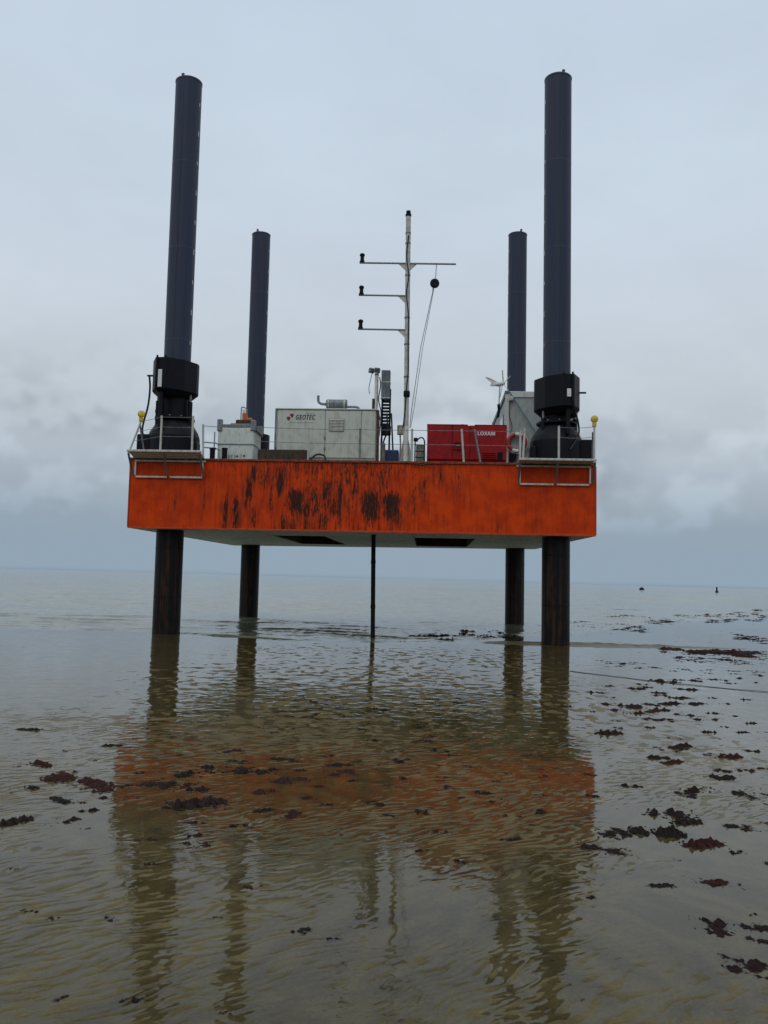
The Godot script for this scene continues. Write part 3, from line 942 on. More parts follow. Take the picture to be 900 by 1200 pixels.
func build_generator() -> void:
	var x0 := -2.85
	var x1 := 0.49
	var zf := 7.0
	var y1 := 4.04
	var t := thing("generator_container", "cream steel plant container with louvre, muffler and dark lettering on deck", "container", Vector3((x0 + x1) * 0.5, DECK, zf - 0.85))
	boxpart("body", t, M.cream, Vector3((x0 + x1) * 0.5, (DECK + 0.1 + y1) * 0.5, zf - 0.87), Vector3(x1 - x0 - 0.04, y1 - DECK - 0.1, 1.66), 0.03)
	boxpart("skid", t, M.timber, Vector3((x0 + x1) * 0.5, DECK + 0.06, zf - 0.85), Vector3(x1 - x0, 0.12, 1.6), 0.01)
	var cuts := [x0 + 0.05, -1.22, -0.03, x1 - 0.05]
	for i in 3:
		boxpart("panel", t, M.cream, Vector3((cuts[i] + cuts[i + 1]) * 0.5, (DECK + 0.2 + y1) * 0.5 - 0.02, zf - 0.02), Vector3(cuts[i + 1] - cuts[i] - 0.018, y1 - DECK - 0.22, 0.035), 0.008)
	boxpart("roof", t, M.cream, Vector3((x0 + x1) * 0.5, y1 + 0.015, zf - 0.85), Vector3(x1 - x0 + 0.04, 0.05, 1.74), 0.015)
	boxpart("corner_post", t, M.rust, Vector3(x1 + 0.02, (DECK + y1) * 0.5, zf - 0.05), Vector3(0.075, y1 - DECK, 0.1), 0.01)
	boxpart("corner_post", t, M.steel, Vector3(x0 - 0.015, (DECK + y1) * 0.5 + 0.1, zf - 0.05), Vector3(0.05, y1 - DECK - 0.15, 0.1), 0.01)
	for z in [-0.4, -0.9]:
		boxpart("hinge", t, M.steel, Vector3(x0 - 0.03, DECK + 0.5, zf + z), Vector3(0.10, 0.14, 0.12), 0.02)
	# louvre
	var lv := Vector3(-0.845, 3.53, zf + 0.005)
	var fr := boxpart("louvre", t, M.steel, lv, Vector3(0.50, 0.42, 0.02), 0.004)
	for k in 8:
		var m := MB.new()
		m.box(lv + Vector3(0, -0.175 + 0.05 * k, 0.02), Vector3(0.46, 0.04, 0.012), 0.003, Basis(Vector3.RIGHT, -0.6))
		part("slat", m, M.galv, fr)
	for y in [3.1, 2.75]:
		boxpart("latch", t, M.steel, Vector3(-1.22, y, zf + 0.015), Vector3(0.05, 0.09, 0.03), 0.008)
	# muffler on the roof
	var mz := zf - 0.8
	var mu := MB.new()
	mu.lathe(Vector3(-0.95, 4.395, mz), [[0.0, -0.36], [0.13, -0.355], [0.155, -0.33], [0.155, 0.33], [0.13, 0.355], [0.0, 0.36]], 24, Basis(Vector3.BACK, PI / 2))
	var mp := part("muffler", mu, M.steel, t)
	for x in [-1.22, -0.68]:
		boxpart("saddle", mp, M.steel, Vector3(x, 4.16, mz), Vector3(0.05, 0.2, 0.22), 0.01)
		var ring := MB.new()
		ring.lathe(Vector3(x, 4.395, mz), [[0.155, -0.02], [0.168, -0.02], [0.168, 0.02], [0.155, 0.02]], 24, Basis(Vector3.BACK, PI / 2))
		part("band", ring, M.galv, mp)
	tubepart("tailpipe", t, M.steel, curve([Vector3(-1.28, 4.38, mz), Vector3(-1.47, 4.40, mz), Vector3(-1.57, 4.48, mz), Vector3(-1.58, 4.68, mz)], 4), 0.045, 10)
	tubepart("exhaust_pipe", t, M.steel, curve([Vector3(-0.62, 4.30, mz), Vector3(-0.3, 4.30, mz), Vector3(-0.19, 4.24, mz), Vector3(-0.17, 4.05, mz)], 4), 0.04, 10)
	# lettering and its two-piece mark
	text_part("GEOTEC", t, M.dark_text, Vector3(-1.885, 3.775, zf + 0.001), 0.165, 0.64, true, 0.18)
	boxpart("lettering_line", t, M.faint_text, Vector3(-1.98, 3.60, zf + 0.0005), Vector3(0.85, 0.014, 0.006), 0.0)
	boxpart("lettering_line", t, M.faint_text, Vector3(-1.72, 3.90, zf + 0.0005), Vector3(0.28, 0.02, 0.006), 0.0)
	var mark := MB.new()
	for q in [[Vector2(-2.44, 3.74), 1.0], [Vector2(-2.33, 3.84), -1.0]]:
		var c: Vector2 = q[0]
		var pts := []
		for k in 10:
			var a := PI * k / 9.0
			pts.append(Vector3(c.x + 0.065 * cos(a), c.y + 0.055 * sin(a), zf + 0.004))
		pts.append(Vector3(c.x - 0.03, c.y - 0.05, zf + 0.004))
		pts.append(Vector3(c.x + 0.01, c.y - 0.085, zf + 0.004))
		mark.face(pts, Vector3.BACK)
	part("emblem", mark, plain(lin(0.19, 0.018, 0.018), 0.6), t)
	# hoses on the deck in front of it
	tubepart("hose", t, M.rubber, curve([Vector3(-1.65, DECK + 0.08, zf + 0.25), Vector3(-1.45, DECK + 0.26, zf + 0.2), Vector3(-1.2, DECK + 0.22, zf + 0.25), Vector3(-1.15, DECK + 0.05, zf + 0.3)]), 0.03)

func build_bin() -> void:
	var x0 := -4.74
	var x1 := -3.55
	var zf := 7.1
	var t := thing("white_bin", "white steel bin with grey corner blocks and dark waist band on deck", "bin", Vector3((x0 + x1) * 0.5, DECK, zf - 0.6))
	var xm := (x0 + x1) * 0.5
	boxpart("body", t, M.off_white, Vector3(xm, DECK + 0.58, zf - 0.6), Vector3(x1 - x0, 1.14, 1.2), 0.03)
	boxpart("waist_band", t, M.steel, Vector3(xm, 2.83, zf - 0.6), Vector3(x1 - x0 + 0.03, 0.045, 1.23), 0.008)
	boxpart("rim", t, M.steel, Vector3(xm, 3.45, zf - 0.6), Vector3(x1 - x0 + 0.01, 0.10, 1.2), 0.015)
	boxpart("lid", t, M.blue_grey, Vector3(xm + 0.15, 3.53, zf - 0.6), Vector3(0.75, 0.06, 0.9), 0.01)
	for x in [x0 + 0.05, x1 - 0.03]:
		for z in [zf - 0.03, zf - 1.17]:
			boxpart("corner_block", t, M.steel, Vector3(x, 3.46, z), Vector3(0.17, 0.40 if x < -4 else 0.36, 0.14), 0.02)
	boxpart("side_rail", t, M.blue_grey, Vector3(x1 + 0.05, 3.36, zf - 0.6), Vector3(0.05, 0.12, 1.0), 0.01)
	# stencilled marks low on the front
	for k in 3:
		boxpart("stencil_mark", t, M.faint_text, Vector3(-4.36 + 0.10 * k, 2.44, zf + 0.003), Vector3(0.06, 0.10, 0.004), 0.0)
	var a := MB.new()
	a.face([Vector3(-4.13, 2.40, zf + 0.004), Vector3(-4.03, 2.40, zf + 0.004), Vector3(-4.08, 2.50, zf + 0.004)], Vector3.BACK)
	part("stencil_mark", a, M.dark_text, t)
	boxpart("stencil_mark", t, M.faint_text, Vector3(-3.95, 2.45, zf + 0.003), Vector3(0.05, 0.10, 0.004), 0.0)
	var d := MB.new()
	d.face([Vector3(-3.90, 2.45, zf + 0.004), Vector3(-3.85, 2.40, zf + 0.004), Vector3(-3.80, 2.45, zf + 0.004), Vector3(-3.85, 2.50, zf + 0.004)], Vector3.BACK)
	part("stencil_mark", d, M.dark_text, t)
	# small orange pump standing on its lid
	var p := thing("orange_pump", "small orange pump with upright wire guard on the white bin", "pump", Vector3(-4.03, 3.56, 6.6))
	boxpart("base", p, M.rust, Vector3(-4.0, 3.64, 6.6), Vector3(0.5, 0.16, 0.35), 0.03)
	boxpart("motor", p, M.orange_paint, Vector3(-3.98, 3.80, 6.6), Vector3(0.15, 0.34, 0.2), 0.03)
	boxpart("tank", p, M.orange_paint, Vector3(-3.83, 3.74, 6.6), Vector3(0.24, 0.12, 0.2), 0.03)
	tubepart("guard", p, M.steel, curve([Vector3(-4.11, 3.72, 6.62), Vector3(-4.10, 4.10, 6.62), Vector3(-4.07, 4.17, 6.62), Vector3(-3.92, 4.10, 6.62), Vector3(-3.91, 3.9, 6.62)], 4), 0.018)
	boxpart("plate", p, M.white, Vector3(-4.0, 4.03, 6.61), Vector3(0.13, 0.12, 0.015), 0.004)
	# two mooring bollards and a timber beam on the edge
	for x in [-4.83, -4.43]:
		var b := thing("mooring_bollard", "short black mooring bollard at the deck edge before the white bin", "bollard", Vector3(x, DECK, 7.38), "bollards by the white bin")
		var m := MB.new()
		m.lathe(Vector3(x, DECK + 0.005, 7.38), [[0.0, 0.0], [0.12, 0.0], [0.12, 0.02], [0.085, 0.03], [0.085, 0.34], [0.10, 0.35], [0.10, 0.40], [0.0, 0.41]], 20)
		part("post", m, M.black, b)
	var w := thing("timber_beam", "brown timber beam lying at the deck edge before the cream container", "beam", Vector3(-2.5, DECK + 0.005, 7.25))
	boxpart("baulk", w, M.timber, Vector3(-2.55, DECK + 0.20, 7.22), Vector3(1.62, 0.38, 0.24), 0.02)
	for x in [-3.1, -1.9]:
		boxpart("strap", w, M.rust, Vector3(x, DECK + 0.20, 7.22), Vector3(0.05, 0.40, 0.26), 0.004)

func build_mast() -> void:
	var z := 6.8
	var t := thing("signal_mast", "tall pale tubular mast with three lamp arms and a yard", "mast", Vector3(1.42, DECK, z))
	var top := Vector3(1.371, 10.70, z)
	var foot := Vector3(1.43, DECK, z)
	var m := MB.new()
	m.tube([foot + Vector3(0, 1.25, 0), top], 0.082, 16)
	part("pole", m, M.galv, t)
	m = MB.new()
	m.tube([foot, foot + Vector3(0, 1.3, 0)], 0.085, 16)
	part("stub", m, M.white_trim, t)
	m = MB.new()
	m.prism(foot + Vector3(0, 0, -0.15), [Vector2(-0.26, -0.2), Vector2(0.20, -0.2), Vector2(0.20, 0.2), Vector2(-0.26, 0.2)], 0.005, 0.1)
	for s in [-1.0, 1.0]:
		m.face([foot + Vector3(s * 0.24, 0.1, -0.1), foot + Vector3(s * 0.07, 0.95, -0.1), foot + Vector3(0, 0.95, -0.1), foot + Vector3(0, 0.1, -0.1)], Vector3.BACK)
		m.face([foot + Vector3(s * 0.24, 0.1, -0.1), foot + Vector3(s * 0.07, 0.95, -0.1), foot + Vector3(s * 0.07, 0.95, -0.14), foot + Vector3(s * 0.24, 0.1, -0.14)], Vector3(s, 0.2, 0))
	part("base_gusset", m, M.galv, t)
	for y in [10.1, 9.75, 8.65, 7.2, 6.3, 5.2]:
		var c := foot.lerp(top, (y - DECK) / (10.70 - DECK))
		var r := MB.new()
		r.lathe(c, [[0.08, -0.02], [0.094, -0.02], [0.094, 0.02], [0.08, 0.02]], 16)
		part("band", r, M.steel, t)
	var head := MB.new()
	head.lathe(top, [[0.09, -0.02], [0.10, 0.0], [0.10, 0.06], [0.06, 0.08], [0.075, 0.1], [0.075, 0.17], [0.0, 0.2]], 16)
	part("head_lamp", head, M.black, t)
	# yard and arms
	var ys := [9.07, 7.96, 6.80]
	for i in 3:
		var y: float = ys[i]
		var xc: float = lerpf(foot.x, top.x, (y - DECK) / (10.70 - DECK))
		var arm := barpart("arm", t, M.steel, Vector3(-0.24, y + 0.01, z), Vector3(2.99 if i == 0 else xc, y - (0.03 if i == 0 else 0.01), z), 0.05, 0.05)
		for s in ([-1.0, 1.0] if i == 0 else [-1.0]):
			var g := MB.new()
			for zz in [-0.008, 0.008]:
				g.face([Vector3(xc + s * 0.07, y - 0.02, z + zz), Vector3(xc + s * 0.32, y - 0.02, z + zz), Vector3(xc + s * 0.07, y - 0.26, z + zz)], Vector3(0, 0, zz))
			part("gusset", g, M.galv, arm)
		var l := MB.new()
		l.lathe(Vector3(-0.15, y + 0.03, z), [[0.0, 0.0], [0.085, 0.0], [0.085, 0.04], [0.065, 0.05], [0.062, 0.2], [0.085, 0.215], [0.085, 0.27], [0.05, 0.3], [0.0, 0.305]], 16)
		part("lamp", l, M.black, t)
	# cable down the mast and its junction box
	tubepart("cable", t, M.rubber, curve([Vector3(1.40, 10.0, z + 0.1), Vector3(1.34, 9.3, z + 0.1), Vector3(1.42, 8.6, z + 0.1), Vector3(1.36, 8.0, z + 0.1), Vector3(1.45, 7.2, z + 0.1), Vector3(1.45, 6.3, z + 0.1), Vector3(1.47, 5.4, z + 0.1), Vector3(1.42, 4.8, z + 0.1), Vector3(1.38, 4.0, z + 0.1), Vector3(1.33, 3.5, z + 0.1)]), 0.022, 6)
	boxpart("clamp", t, M.black, Vector3(1.43, 4.62, z + 0.05), Vector3(0.21, 0.20, 0.2), 0.03)
	boxpart("junction_box", t, M.beige, Vector3(1.24, 3.42, z + 0.03), Vector3(0.20, 0.32, 0.14), 0.02)
	tubepart("conduit", t, M.beige, [Vector3(1.24, 3.27, z + 0.03), Vector3(1.26, 2.9, z + 0.03), Vector3(1.24, 2.4, z + 0.03)], 0.025)
	# hanging block with its falls
	var b := thing("pulley_block", "black round pulley block hanging by rope from the mast yard", "pulley", Vector3(2.30, 8.38, z))
	var p := MB.new()
	p.lathe(Vector3(2.29, 8.38, z), [[0.0, -0.06], [0.13, -0.06], [0.155, -0.035], [0.155, 0.035], [0.13, 0.06], [0.0, 0.06]], 24, Basis(Vector3.RIGHT, PI / 2))
	part("sheave_cover", p, M.black, b)
	tubepart("hanger", b, M.steel, [Vector3(2.34, 9.03, z), Vector3(2.32, 8.62, z), Vector3(2.30, 8.53, z)], 0.014, 6)
	boxpart("shackle", b, M.steel, Vector3(2.245, 8.20, z), Vector3(0.05, 0.1, 0.04), 0.01)
	tubepart("rope", b, M.steel, [Vector3(2.24, 8.16, z), Vector3(1.86, 6.2, z), Vector3(1.60, 4.1, z), Vector3(1.55, 3.5, z)], 0.012, 5)
	tubepart("rope", b, M.steel, [Vector3(2.26, 8.16, z), Vector3(1.93, 6.2, z), Vector3(1.70, 4.3, z), Vector3(1.58, 3.5, z)], 0.010, 5)

func build_rig() -> void:
	var z := 5.0
	var t := thing("drill_rig", "slim grey drill rig with black chain mast behind the cream container", "drill rig", Vector3(0.65, DECK, z))
	boxpart("hood", t, M.blue_grey, Vector3(0.64, 5.33, z), Vector3(0.31, 1.04, 0.3), 0.02)
	for y in [5.42, 4.86]:
		boxpart("band", t, M.galv, Vector3(0.64, y, z), Vector3(0.33, 0.035, 0.32), 0.005)
	for x in [0.53, 0.80]:
		boxpart("mast_rail", t, M.black, Vector3(x, 3.9, z), Vector3(0.06, 2.6, 0.16), 0.01)
	for k in 11:
		boxpart("chain_link", t, M.black, Vector3(0.665, 4.75 - 0.115 * k, z), Vector3(0.22, 0.075, 0.06), 0.01)
	boxpart("drill_head", t, M.black, Vector3(0.68, 3.72, z + 0.05), Vector3(0.34, 0.34, 0.3), 0.03)
	for q in [[0.50, 0.52, 0.02], [0.70, 0.60, 0.03], [0.86, 0.93, 0.03]]:
		tubepart("hose", t, M.rubber, curve([Vector3(q[0], 4.3, z + 0.18), Vector3(q[0] + 0.04, 3.7, z + 0.2), Vector3(q[1], 3.2, z + 0.22), Vector3(q[1] + 0.05, DECK + 0.2, z + 0.22)]), q[2])
	tubepart("hose", t, M.rubber, curve([Vector3(0.42, 5.6, z + 0.1), Vector3(0.46, 5.3, z + 0.12), Vector3(0.40, 4.8, z + 0.12), Vector3(0.50, 4.3, z + 0.12), Vector3(0.45, 3.5, z + 0.12)]), 0.02)
	boxpart("hydraulic_tank", t, M.blue, Vector3(0.93, DECK + 0.33, z + 0.75), Vector3(0.48, 0.62, 0.5), 0.03)
	var c := MB.new()
	c.lathe(Vector3(0.645, DECK, z + 1.2), [[0.085, 0.0], [0.085, 0.82], [0.0, 0.84]], 16)
	part("cylinder", c, M.beige, t)
	boxpart("base_frame", t, M.rust, Vector3(0.75, DECK + 0.1, z), Vector3(1.2, 0.18, 1.2), 0.02)
	# floodlight pole beside it
	var l := thing("floodlight_pole", "pale pole with twin floodlights above the cream container's roof", "light pole", Vector3(0.30, DECK, z))
	tubepart("pole", l, M.white_trim, [Vector3(0.30, DECK, z), Vector3(0.31, 5.70, z)], 0.065, 12)
	boxpart("channel", l, M.rust, Vector3(0.22, 4.2, z), Vector3(0.10, 1.3, 0.12), 0.01)
	for q in [[0.13, 5.84, 0.4], [0.33, 5.85, -0.1]]:
		var m := MB.new()
		m.box(Vector3(q[0], q[1], z + 0.08), Vector3(0.20, 0.17, 0.14), 0.02, Basis(Vector3.UP, q[2]) * Basis(Vector3.BACK, -0.15))
		var f := part("floodlight", m, M.steel, l)
		m = MB.new()
		m.box(Vector3(q[0], q[1] - 0.01, z + 0.155), Vector3(0.15, 0.11, 0.012), 0.003, Basis(Vector3.UP, q[2] * 0.3))
		part("pane", m, M.glass, f)
	boxpart("bracket", l, M.black, Vector3(0.31, 5.72, z), Vector3(0.14, 0.07, 0.1), 0.01)
	tubepart("cable", l, M.rubber, curve([Vector3(0.16, 5.76, z + 0.1), Vector3(0.10, 5.5, z + 0.1), Vector3(0.05, 5.2, z + 0.1), Vector3(0.08, 5.0, z + 0.1)]), 0.012, 5)
	# drill casing down to the sand
	var d := thing("drill_casing", "thin black drill casing dropping from the hull into the water", "pipe", Vector3(0.39, 0, 5.7))
	var p := MB.new()
	p.tube([Vector3(0.42, -3.7, 5.7), Vector3(0.36, 0.4, 5.7)], 0.075, 16)
	part("pipe", p, M.black, d)
	for y in [-0.9, -2.4]:
		var r := MB.new()
		r.lathe(Vector3(0.365 - 0.0146 * y, y, 5.7), [[0.075, -0.06], [0.085, -0.05], [0.085, 0.05], [0.075, 0.06]], 16)
		part("coupling", r, M.black, d)
	# hose rack by the mast
	var h := thing("hose_rack", "dark hose rack with beige pump between mast and red generator", "rack", Vector3(1.9, DECK, 6.9))
	boxpart("pump", h, M.beige, Vector3(1.92, DECK + 0.36, 6.75), Vector3(0.30, 0.62, 0.35), 0.04)
	for x in [1.74, 2.05]:
		tubepart("upright", h, M.black, [Vector3(x, DECK, 7.0), Vector3(x, 3.05, 7.0)], 0.02)
	for y in [2.5, 2.7, 2.9]:
		tubepart("rung", h, M.black, [Vector3(1.74, y, 7.0), Vector3(2.05, y, 7.0)], 0.016)
	boxpart("valve", h, M.black, Vector3(1.76, 3.08, 6.98), Vector3(0.14, 0.12, 0.12), 0.02)
	tubepart("hose", h, M.rubber, curve([Vector3(1.8, 3.05, 7.05), Vector3(1.93, 3.14, 7.05), Vector3(2.04, 3.02, 7.05), Vector3(2.04, 2.4, 7.1)]), 0.022)
	tubepart("hose", h, M.rubber, curve([Vector3(1.70, DECK + 0.02, 7.45), Vector3(1.78, DECK - 0.06, 7.64), Vector3(1.95, DECK - 0.10, 7.65), Vector3(2.12, DECK - 0.06, 7.64), Vector3(2.3, DECK + 0.03, 7.45)]), 0.018)

func build_red() -> void:
	var x0 := 2.12
	var x1 := 4.72
	var zf := 6.95
	var t := thing("red_generator", "red canopied generator set with white lettering on deck", "generator", Vector3((x0 + x1) * 0.5, DECK, zf - 0.7))
	boxpart("skid", t, M.red, Vector3((x0 + x1) * 0.5, DECK + 0.08, zf - 0.7), Vector3(x1 - x0, 0.15, 1.35), 0.015)
	boxpart("canopy", t, M.red, Vector3((x0 + x1) * 0.5, DECK + 0.74, zf - 0.7), Vector3(x1 - x0 - 0.02, 1.18, 1.32), 0.03)
	var px := func(p: float) -> float: return 2.12 + (p - 500.0) * 0.0277
	var cuts := [500.0, 530.0, 550.5, 594.0]
	for i in 3:
		var a: float = px.call(cuts[i]) + 0.01
		var b: float = px.call(cuts[i + 1]) - 0.01
		boxpart("door", t, M.red, Vector3((a + b) * 0.5, DECK + 0.76, zf - 0.03), Vector3(b - a, 1.12, 0.05), 0.012)
	boxpart("roof", t, M.red, Vector3(px.call(524.0), 3.60, zf - 0.7), Vector3(1.33, 0.03, 1.36), 0.01)
	boxpart("roof", t, M.red, Vector3(px.call(575.0), 3.60, zf - 0.7), Vector3(1.05, 0.03, 1.36), 0.01)
	boxpart("lifting_eye", t, M.white, Vector3(px.call(552.5), 3.585, zf - 0.12), Vector3(0.16, 0.05, 0.06), 0.01)
	boxpart("lifting_eye", t, M.red, Vector3(px.call(542.0), 3.64, zf - 0.3), Vector3(0.10, 0.06, 0.05), 0.01)
	var hc := Vector3(px.call(536.5), 2.90, zf + 0.02)
	var hf := MB.new()
	for q in [[0.0, 0.11, 0.28, 0.025], [0.0, -0.11, 0.28, 0.025], [0.13, 0.0, 0.025, 0.2], [-0.13, 0.0, 0.025, 0.2]]:
		hf.box(hc + Vector3(q[0], q[1], 0), Vector3(q[2], q[3], 0.06), 0.006)
	var hp := part("handle_frame", hf, M.red, t)
	barpart("handle", hp, M.steel, hc + Vector3(-0.08, 0, 0), hc + Vector3(0.08, 0, 0), 0.03, 0.03)
	boxpart("painted_opening", t, M.black, Vector3(px.call(586.0), 2.58, zf), Vector3(0.17, 0.26, 0.014), 0.003)  # flat black plate painted for the shade inside an opening
	for k in 4:
		var sl := MB.new()
		sl.box(Vector3(px.call(573.0), 2.50 + 0.065 * k, zf + 0.03), Vector3(0.44, 0.05, 0.012), 0.003, Basis(Vector3.RIGHT, -0.9))
		part("vent_slat", sl, M.red, t)
	text_part("LOXAM", t, M.white, Vector3(4.05, 3.315, zf + 0.003), 0.125, 0.56, true)
	text_part("C", t, plain(lin(0.36, 0.12, 0.11), 0.6), Vector3(3.70, 3.315, zf + 0.003), 0.125, 0.09, true)
	tubepart("cable", t, M.rubber, curve([Vector3(4.35, DECK + 0.05, zf + 0.1), Vector3(4.6, DECK + 0.03, zf + 0.25), Vector3(4.9, DECK + 0.05, zf + 0.2), Vector3(5.0, DECK + 0.2, zf + 0.0)]), 0.022)

func build_cabin() -> void:
	var x0 := 4.86
	var x1 := 7.40
	var zf := 4.6
	var y1 := 5.24
	var t := thing("grey_cabin", "tall grey steel cabin container tied with a blue strap", "container", Vector3((x0 + x1) * 0.5, DECK, zf - 3.0))
	boxpart("body", t, M.grey_box, Vector3((x0 + x1) * 0.5, (DECK + y1) * 0.5 + 0.03, zf - 3.0), Vector3(x1 - x0 - 0.06, y1 - DECK - 0.1, 5.94), 0.02)
	boxpart("top_rail", t, M.off_white, Vector3((x0 + x1) * 0.5, y1 - 0.09, zf - 0.05), Vector3(x1 - x0, 0.22, 0.12), 0.015)
	boxpart("bottom_rail", t, M.grey_box, Vector3((x0 + x1) * 0.5, DECK + 0.09, zf - 0.05), Vector3(x1 - x0, 0.16, 0.12), 0.015)
	for x in [x0 + 0.07, x1 - 0.07]:
		boxpart("corner_post", t, M.off_white, Vector3(x, (DECK + y1) * 0.5, zf - 0.04), Vector3(0.14, y1 - DECK - 0.36, 0.13), 0.015)
	for z in [zf - 0.06, zf - 5.94]:
		for x in [x0 + 0.06, x1 - 0.06]:
			boxpart("corner_casting", t, M.steel, Vector3(x, y1 - 0.02, z), Vector3(0.17, 0.12, 0.17), 0.02)
	boxpart("side_rail", t, M.blue_grey, Vector3(x0 + 0.02, y1 - 0.08, zf - 3.0), Vector3(0.08, 0.18, 5.7), 0.015)
	for k in 2:
		var w := boxpart("window", t, M.steel, Vector3(x0 + 0.03, 4.2, zf - 1.6 - 2.6 * k), Vector3(0.03, 0.9, 1.4), 0.01)
		boxpart("pane", w, M.glass, Vector3(x0 + 0.008, 4.2, zf - 1.6 - 2.6 * k), Vector3(0.02, 0.78, 1.26), 0.004)
	barpart("strap", t, M.strap, Vector3(4.98, y1 + 0.03, zf + 0.035), Vector3(6.75, 2.5, zf + 0.035), 0.07, 0.012)
	boxpart("floodlight", t, M.galv, Vector3(5.06, 4.97, zf + 0.08), Vector3(0.14, 0.15, 0.14), 0.03)
	boxpart("meter_box", t, M.black, Vector3(5.12, DECK + 0.6, zf + 0.08), Vector3(0.26, 0.34, 0.14), 0.02)
	tubepart("cable", t, M.rubber, curve([Vector3(5.02, 4.9, zf + 0.05), Vector3(5.0, 4.4, zf + 0.04), Vector3(5.1, 4.0, zf + 0.04), Vector3(5.04, 3.6, zf + 0.04), Vector3(5.1, 3.0, zf + 0.04)]), 0.013, 5)
	# life ring hung on the cabin
	var lc := Vector3(5.27, 3.40, zf + 0.09)
	var r := thing("life_ring", "orange-red and white life ring hanging on the grey cabin", "life ring", lc)
	for k in 8:
		var pts := []
		for j in 7:
			var a := TAU * (k + j / 6.0) / 8.0 + 0.2
			pts.append(lc + Vector3(cos(a) * 0.30, sin(a) * 0.30, 0))
		tubepart("segment", r, M.white if k % 4 == 1 else plain_ring(), pts, 0.072, 10)
	var gp := []
	for j in 25:
		var a := TAU * j / 24.0
		gp.append(lc + Vector3(cos(a) * 0.385, sin(a) * 0.385, 0.02 + 0.01 * sin(a * 8.0)))
	tubepart("grab_line", r, M.white_trim, gp, 0.012, 5)
	# small wind turbine on a pole beside the cabin
	var z := 4.9
	var w := thing("wind_turbine", "small white wind turbine on a thin pole beside the grey cabin", "wind turbine", Vector3(4.62, DECK, z))
	var hub := Vector3(4.76, 5.46, z)
	tubepart("pole", w, M.galv, [Vector3(4.60, DECK, z), Vector3(4.60, 4.4, z), Vector3(4.64, 5.40, z)], 0.024)
	tubepart("stay", w, M.galv, [Vector3(4.60, 4.72, z), Vector3(4.72, 5.36, z)], 0.014, 6)
	tubepart("tape_wrap", w, M.black, [Vector3(4.57, 4.25, z), Vector3(4.62, 4.5, z), Vector3(4.60, 4.72, z)], 0.05)
	var n := MB.new()
	n.lathe(Vector3(4.66, 5.45, z), [[0.0, -0.22], [0.05, -0.2], [0.085, -0.08], [0.08, 0.08], [0.05, 0.13], [0.0, 0.15]], 16, Basis(Vector3.BACK, -PI / 2 + 0.15))
	part("nacelle", n, M.white, w)
	n = MB.new()
	for zz in [-0.012, 0.012]:
		n.face([Vector3(4.55, 5.52, z + zz), Vector3(4.28, 5.66, z + zz), Vector3(4.12, 5.69, z + zz), Vector3(4.20, 5.60, z + zz), Vector3(4.34, 5.50, z + zz), Vector3(4.30, 5.40, z + zz), Vector3(4.36, 5.36, z + zz), Vector3(4.55, 5.38, z + zz)], Vector3(0, 0, zz))
	n.bar(Vector3(4.50, 5.52, z), Vector3(4.14, 5.69, z), 0.024, 0.03)
	n.bar(Vector3(4.32, 5.38, z), Vector3(4.58, 5.39, z), 0.024, 0.03)
	part("tail_fin", n, M.white, w)
	for q in [Vector2(-0.05, 0.45), Vector2(0.24, 0.26), Vector2(0.17, -0.27)]:
		var e := hub + Vector3(q.x, q.y, 0.12 - 0.2 * absf(q.x))
		barpart("blade", w, M.white_trim, hub, e, 0.045, 0.014)
	n = MB.new()
	n.lathe(hub, [[0.0, -0.04], [0.05, -0.03], [0.05, 0.03], [0.0, 0.07]], 12, Basis(Vector3.BACK, -PI / 2 + 0.15))
	part("hub", n, M.steel, w)

var ring_mat: StandardMaterial3D
func plain_ring() -> StandardMaterial3D:
	if ring_mat == null:
		ring_mat = plain(lin(0.38, 0.035, 0.02), 0.6)
	return ring_mat

# ---------------------------------------------------------------- sea marks, cable, weed
func build_marks() -> void:
	var p := ground_at(752, 691.3)
	var a := Node3D.new()
	a.name = numbered("mooring_buoy")
	add_child(a)
	a.position = Vector3(p.x, 0.0, p.z)
	tag(a, "low dark mooring buoy floating far out on the sea", "buoy")
	var m := MB.new()
	m.lathe(Vector3.ZERO, [[0.0, -0.6], [0.9, -0.4], [1.15, 0.1], [1.0, 0.7], [0.5, 1.1], [0.0, 1.2]], 16)
	part("float", m, M.black, a)
	m = MB.new()
	m.tube([Vector3(0, 1.1, 0), Vector3(0.1, 1.5, 0)], 0.12, 8)
	part("ring_post", m, M.black, a)
	p = ground_at(840, 694.2)
	var b := Node3D.new()
	b.name = numbered("channel_marker")
	add_child(b)
	b.position = Vector3(p.x, 0.0, p.z)
	tag(b, "upright dark channel marker standing far out in the sea", "buoy")
	m = MB.new()
	m.lathe(Vector3.ZERO, [[0.0, -0.6], [0.7, -0.4], [0.75, 0.3], [0.35, 0.6], [0.0, 0.6]], 16)
	part("float", m, M.black, b)
	m = MB.new()
	m.lathe(Vector3.ZERO, [[0.4, 0.55], [0.28, 1.5], [0.34, 1.55], [0.34, 2.1], [0.0, 2.3]], 12)
	part("tower", m, M.black, b)
	# cable lying across the flooded sand
	var pts := []
	for q in [[668, 786.5], [690, 789.5], [720, 793], [752, 797], [785, 800.5], [820, 804], [855, 807.5], [895, 811], [960, 818]]:
		var g := ground_at(q[0], q[1])
		pts.append(Vector3(g.x, 0.008 + 0.004 * sin(q[0] * 0.1), g.z))
	m = MB.new()
	m.tube(curve(pts, 5), 0.006, 6)
	var c := top_mesh("ground_cable", m.mesh(), M.rubber)
	tag(c, "thin dark cable lying across the shallow water beside the leg", "cable")

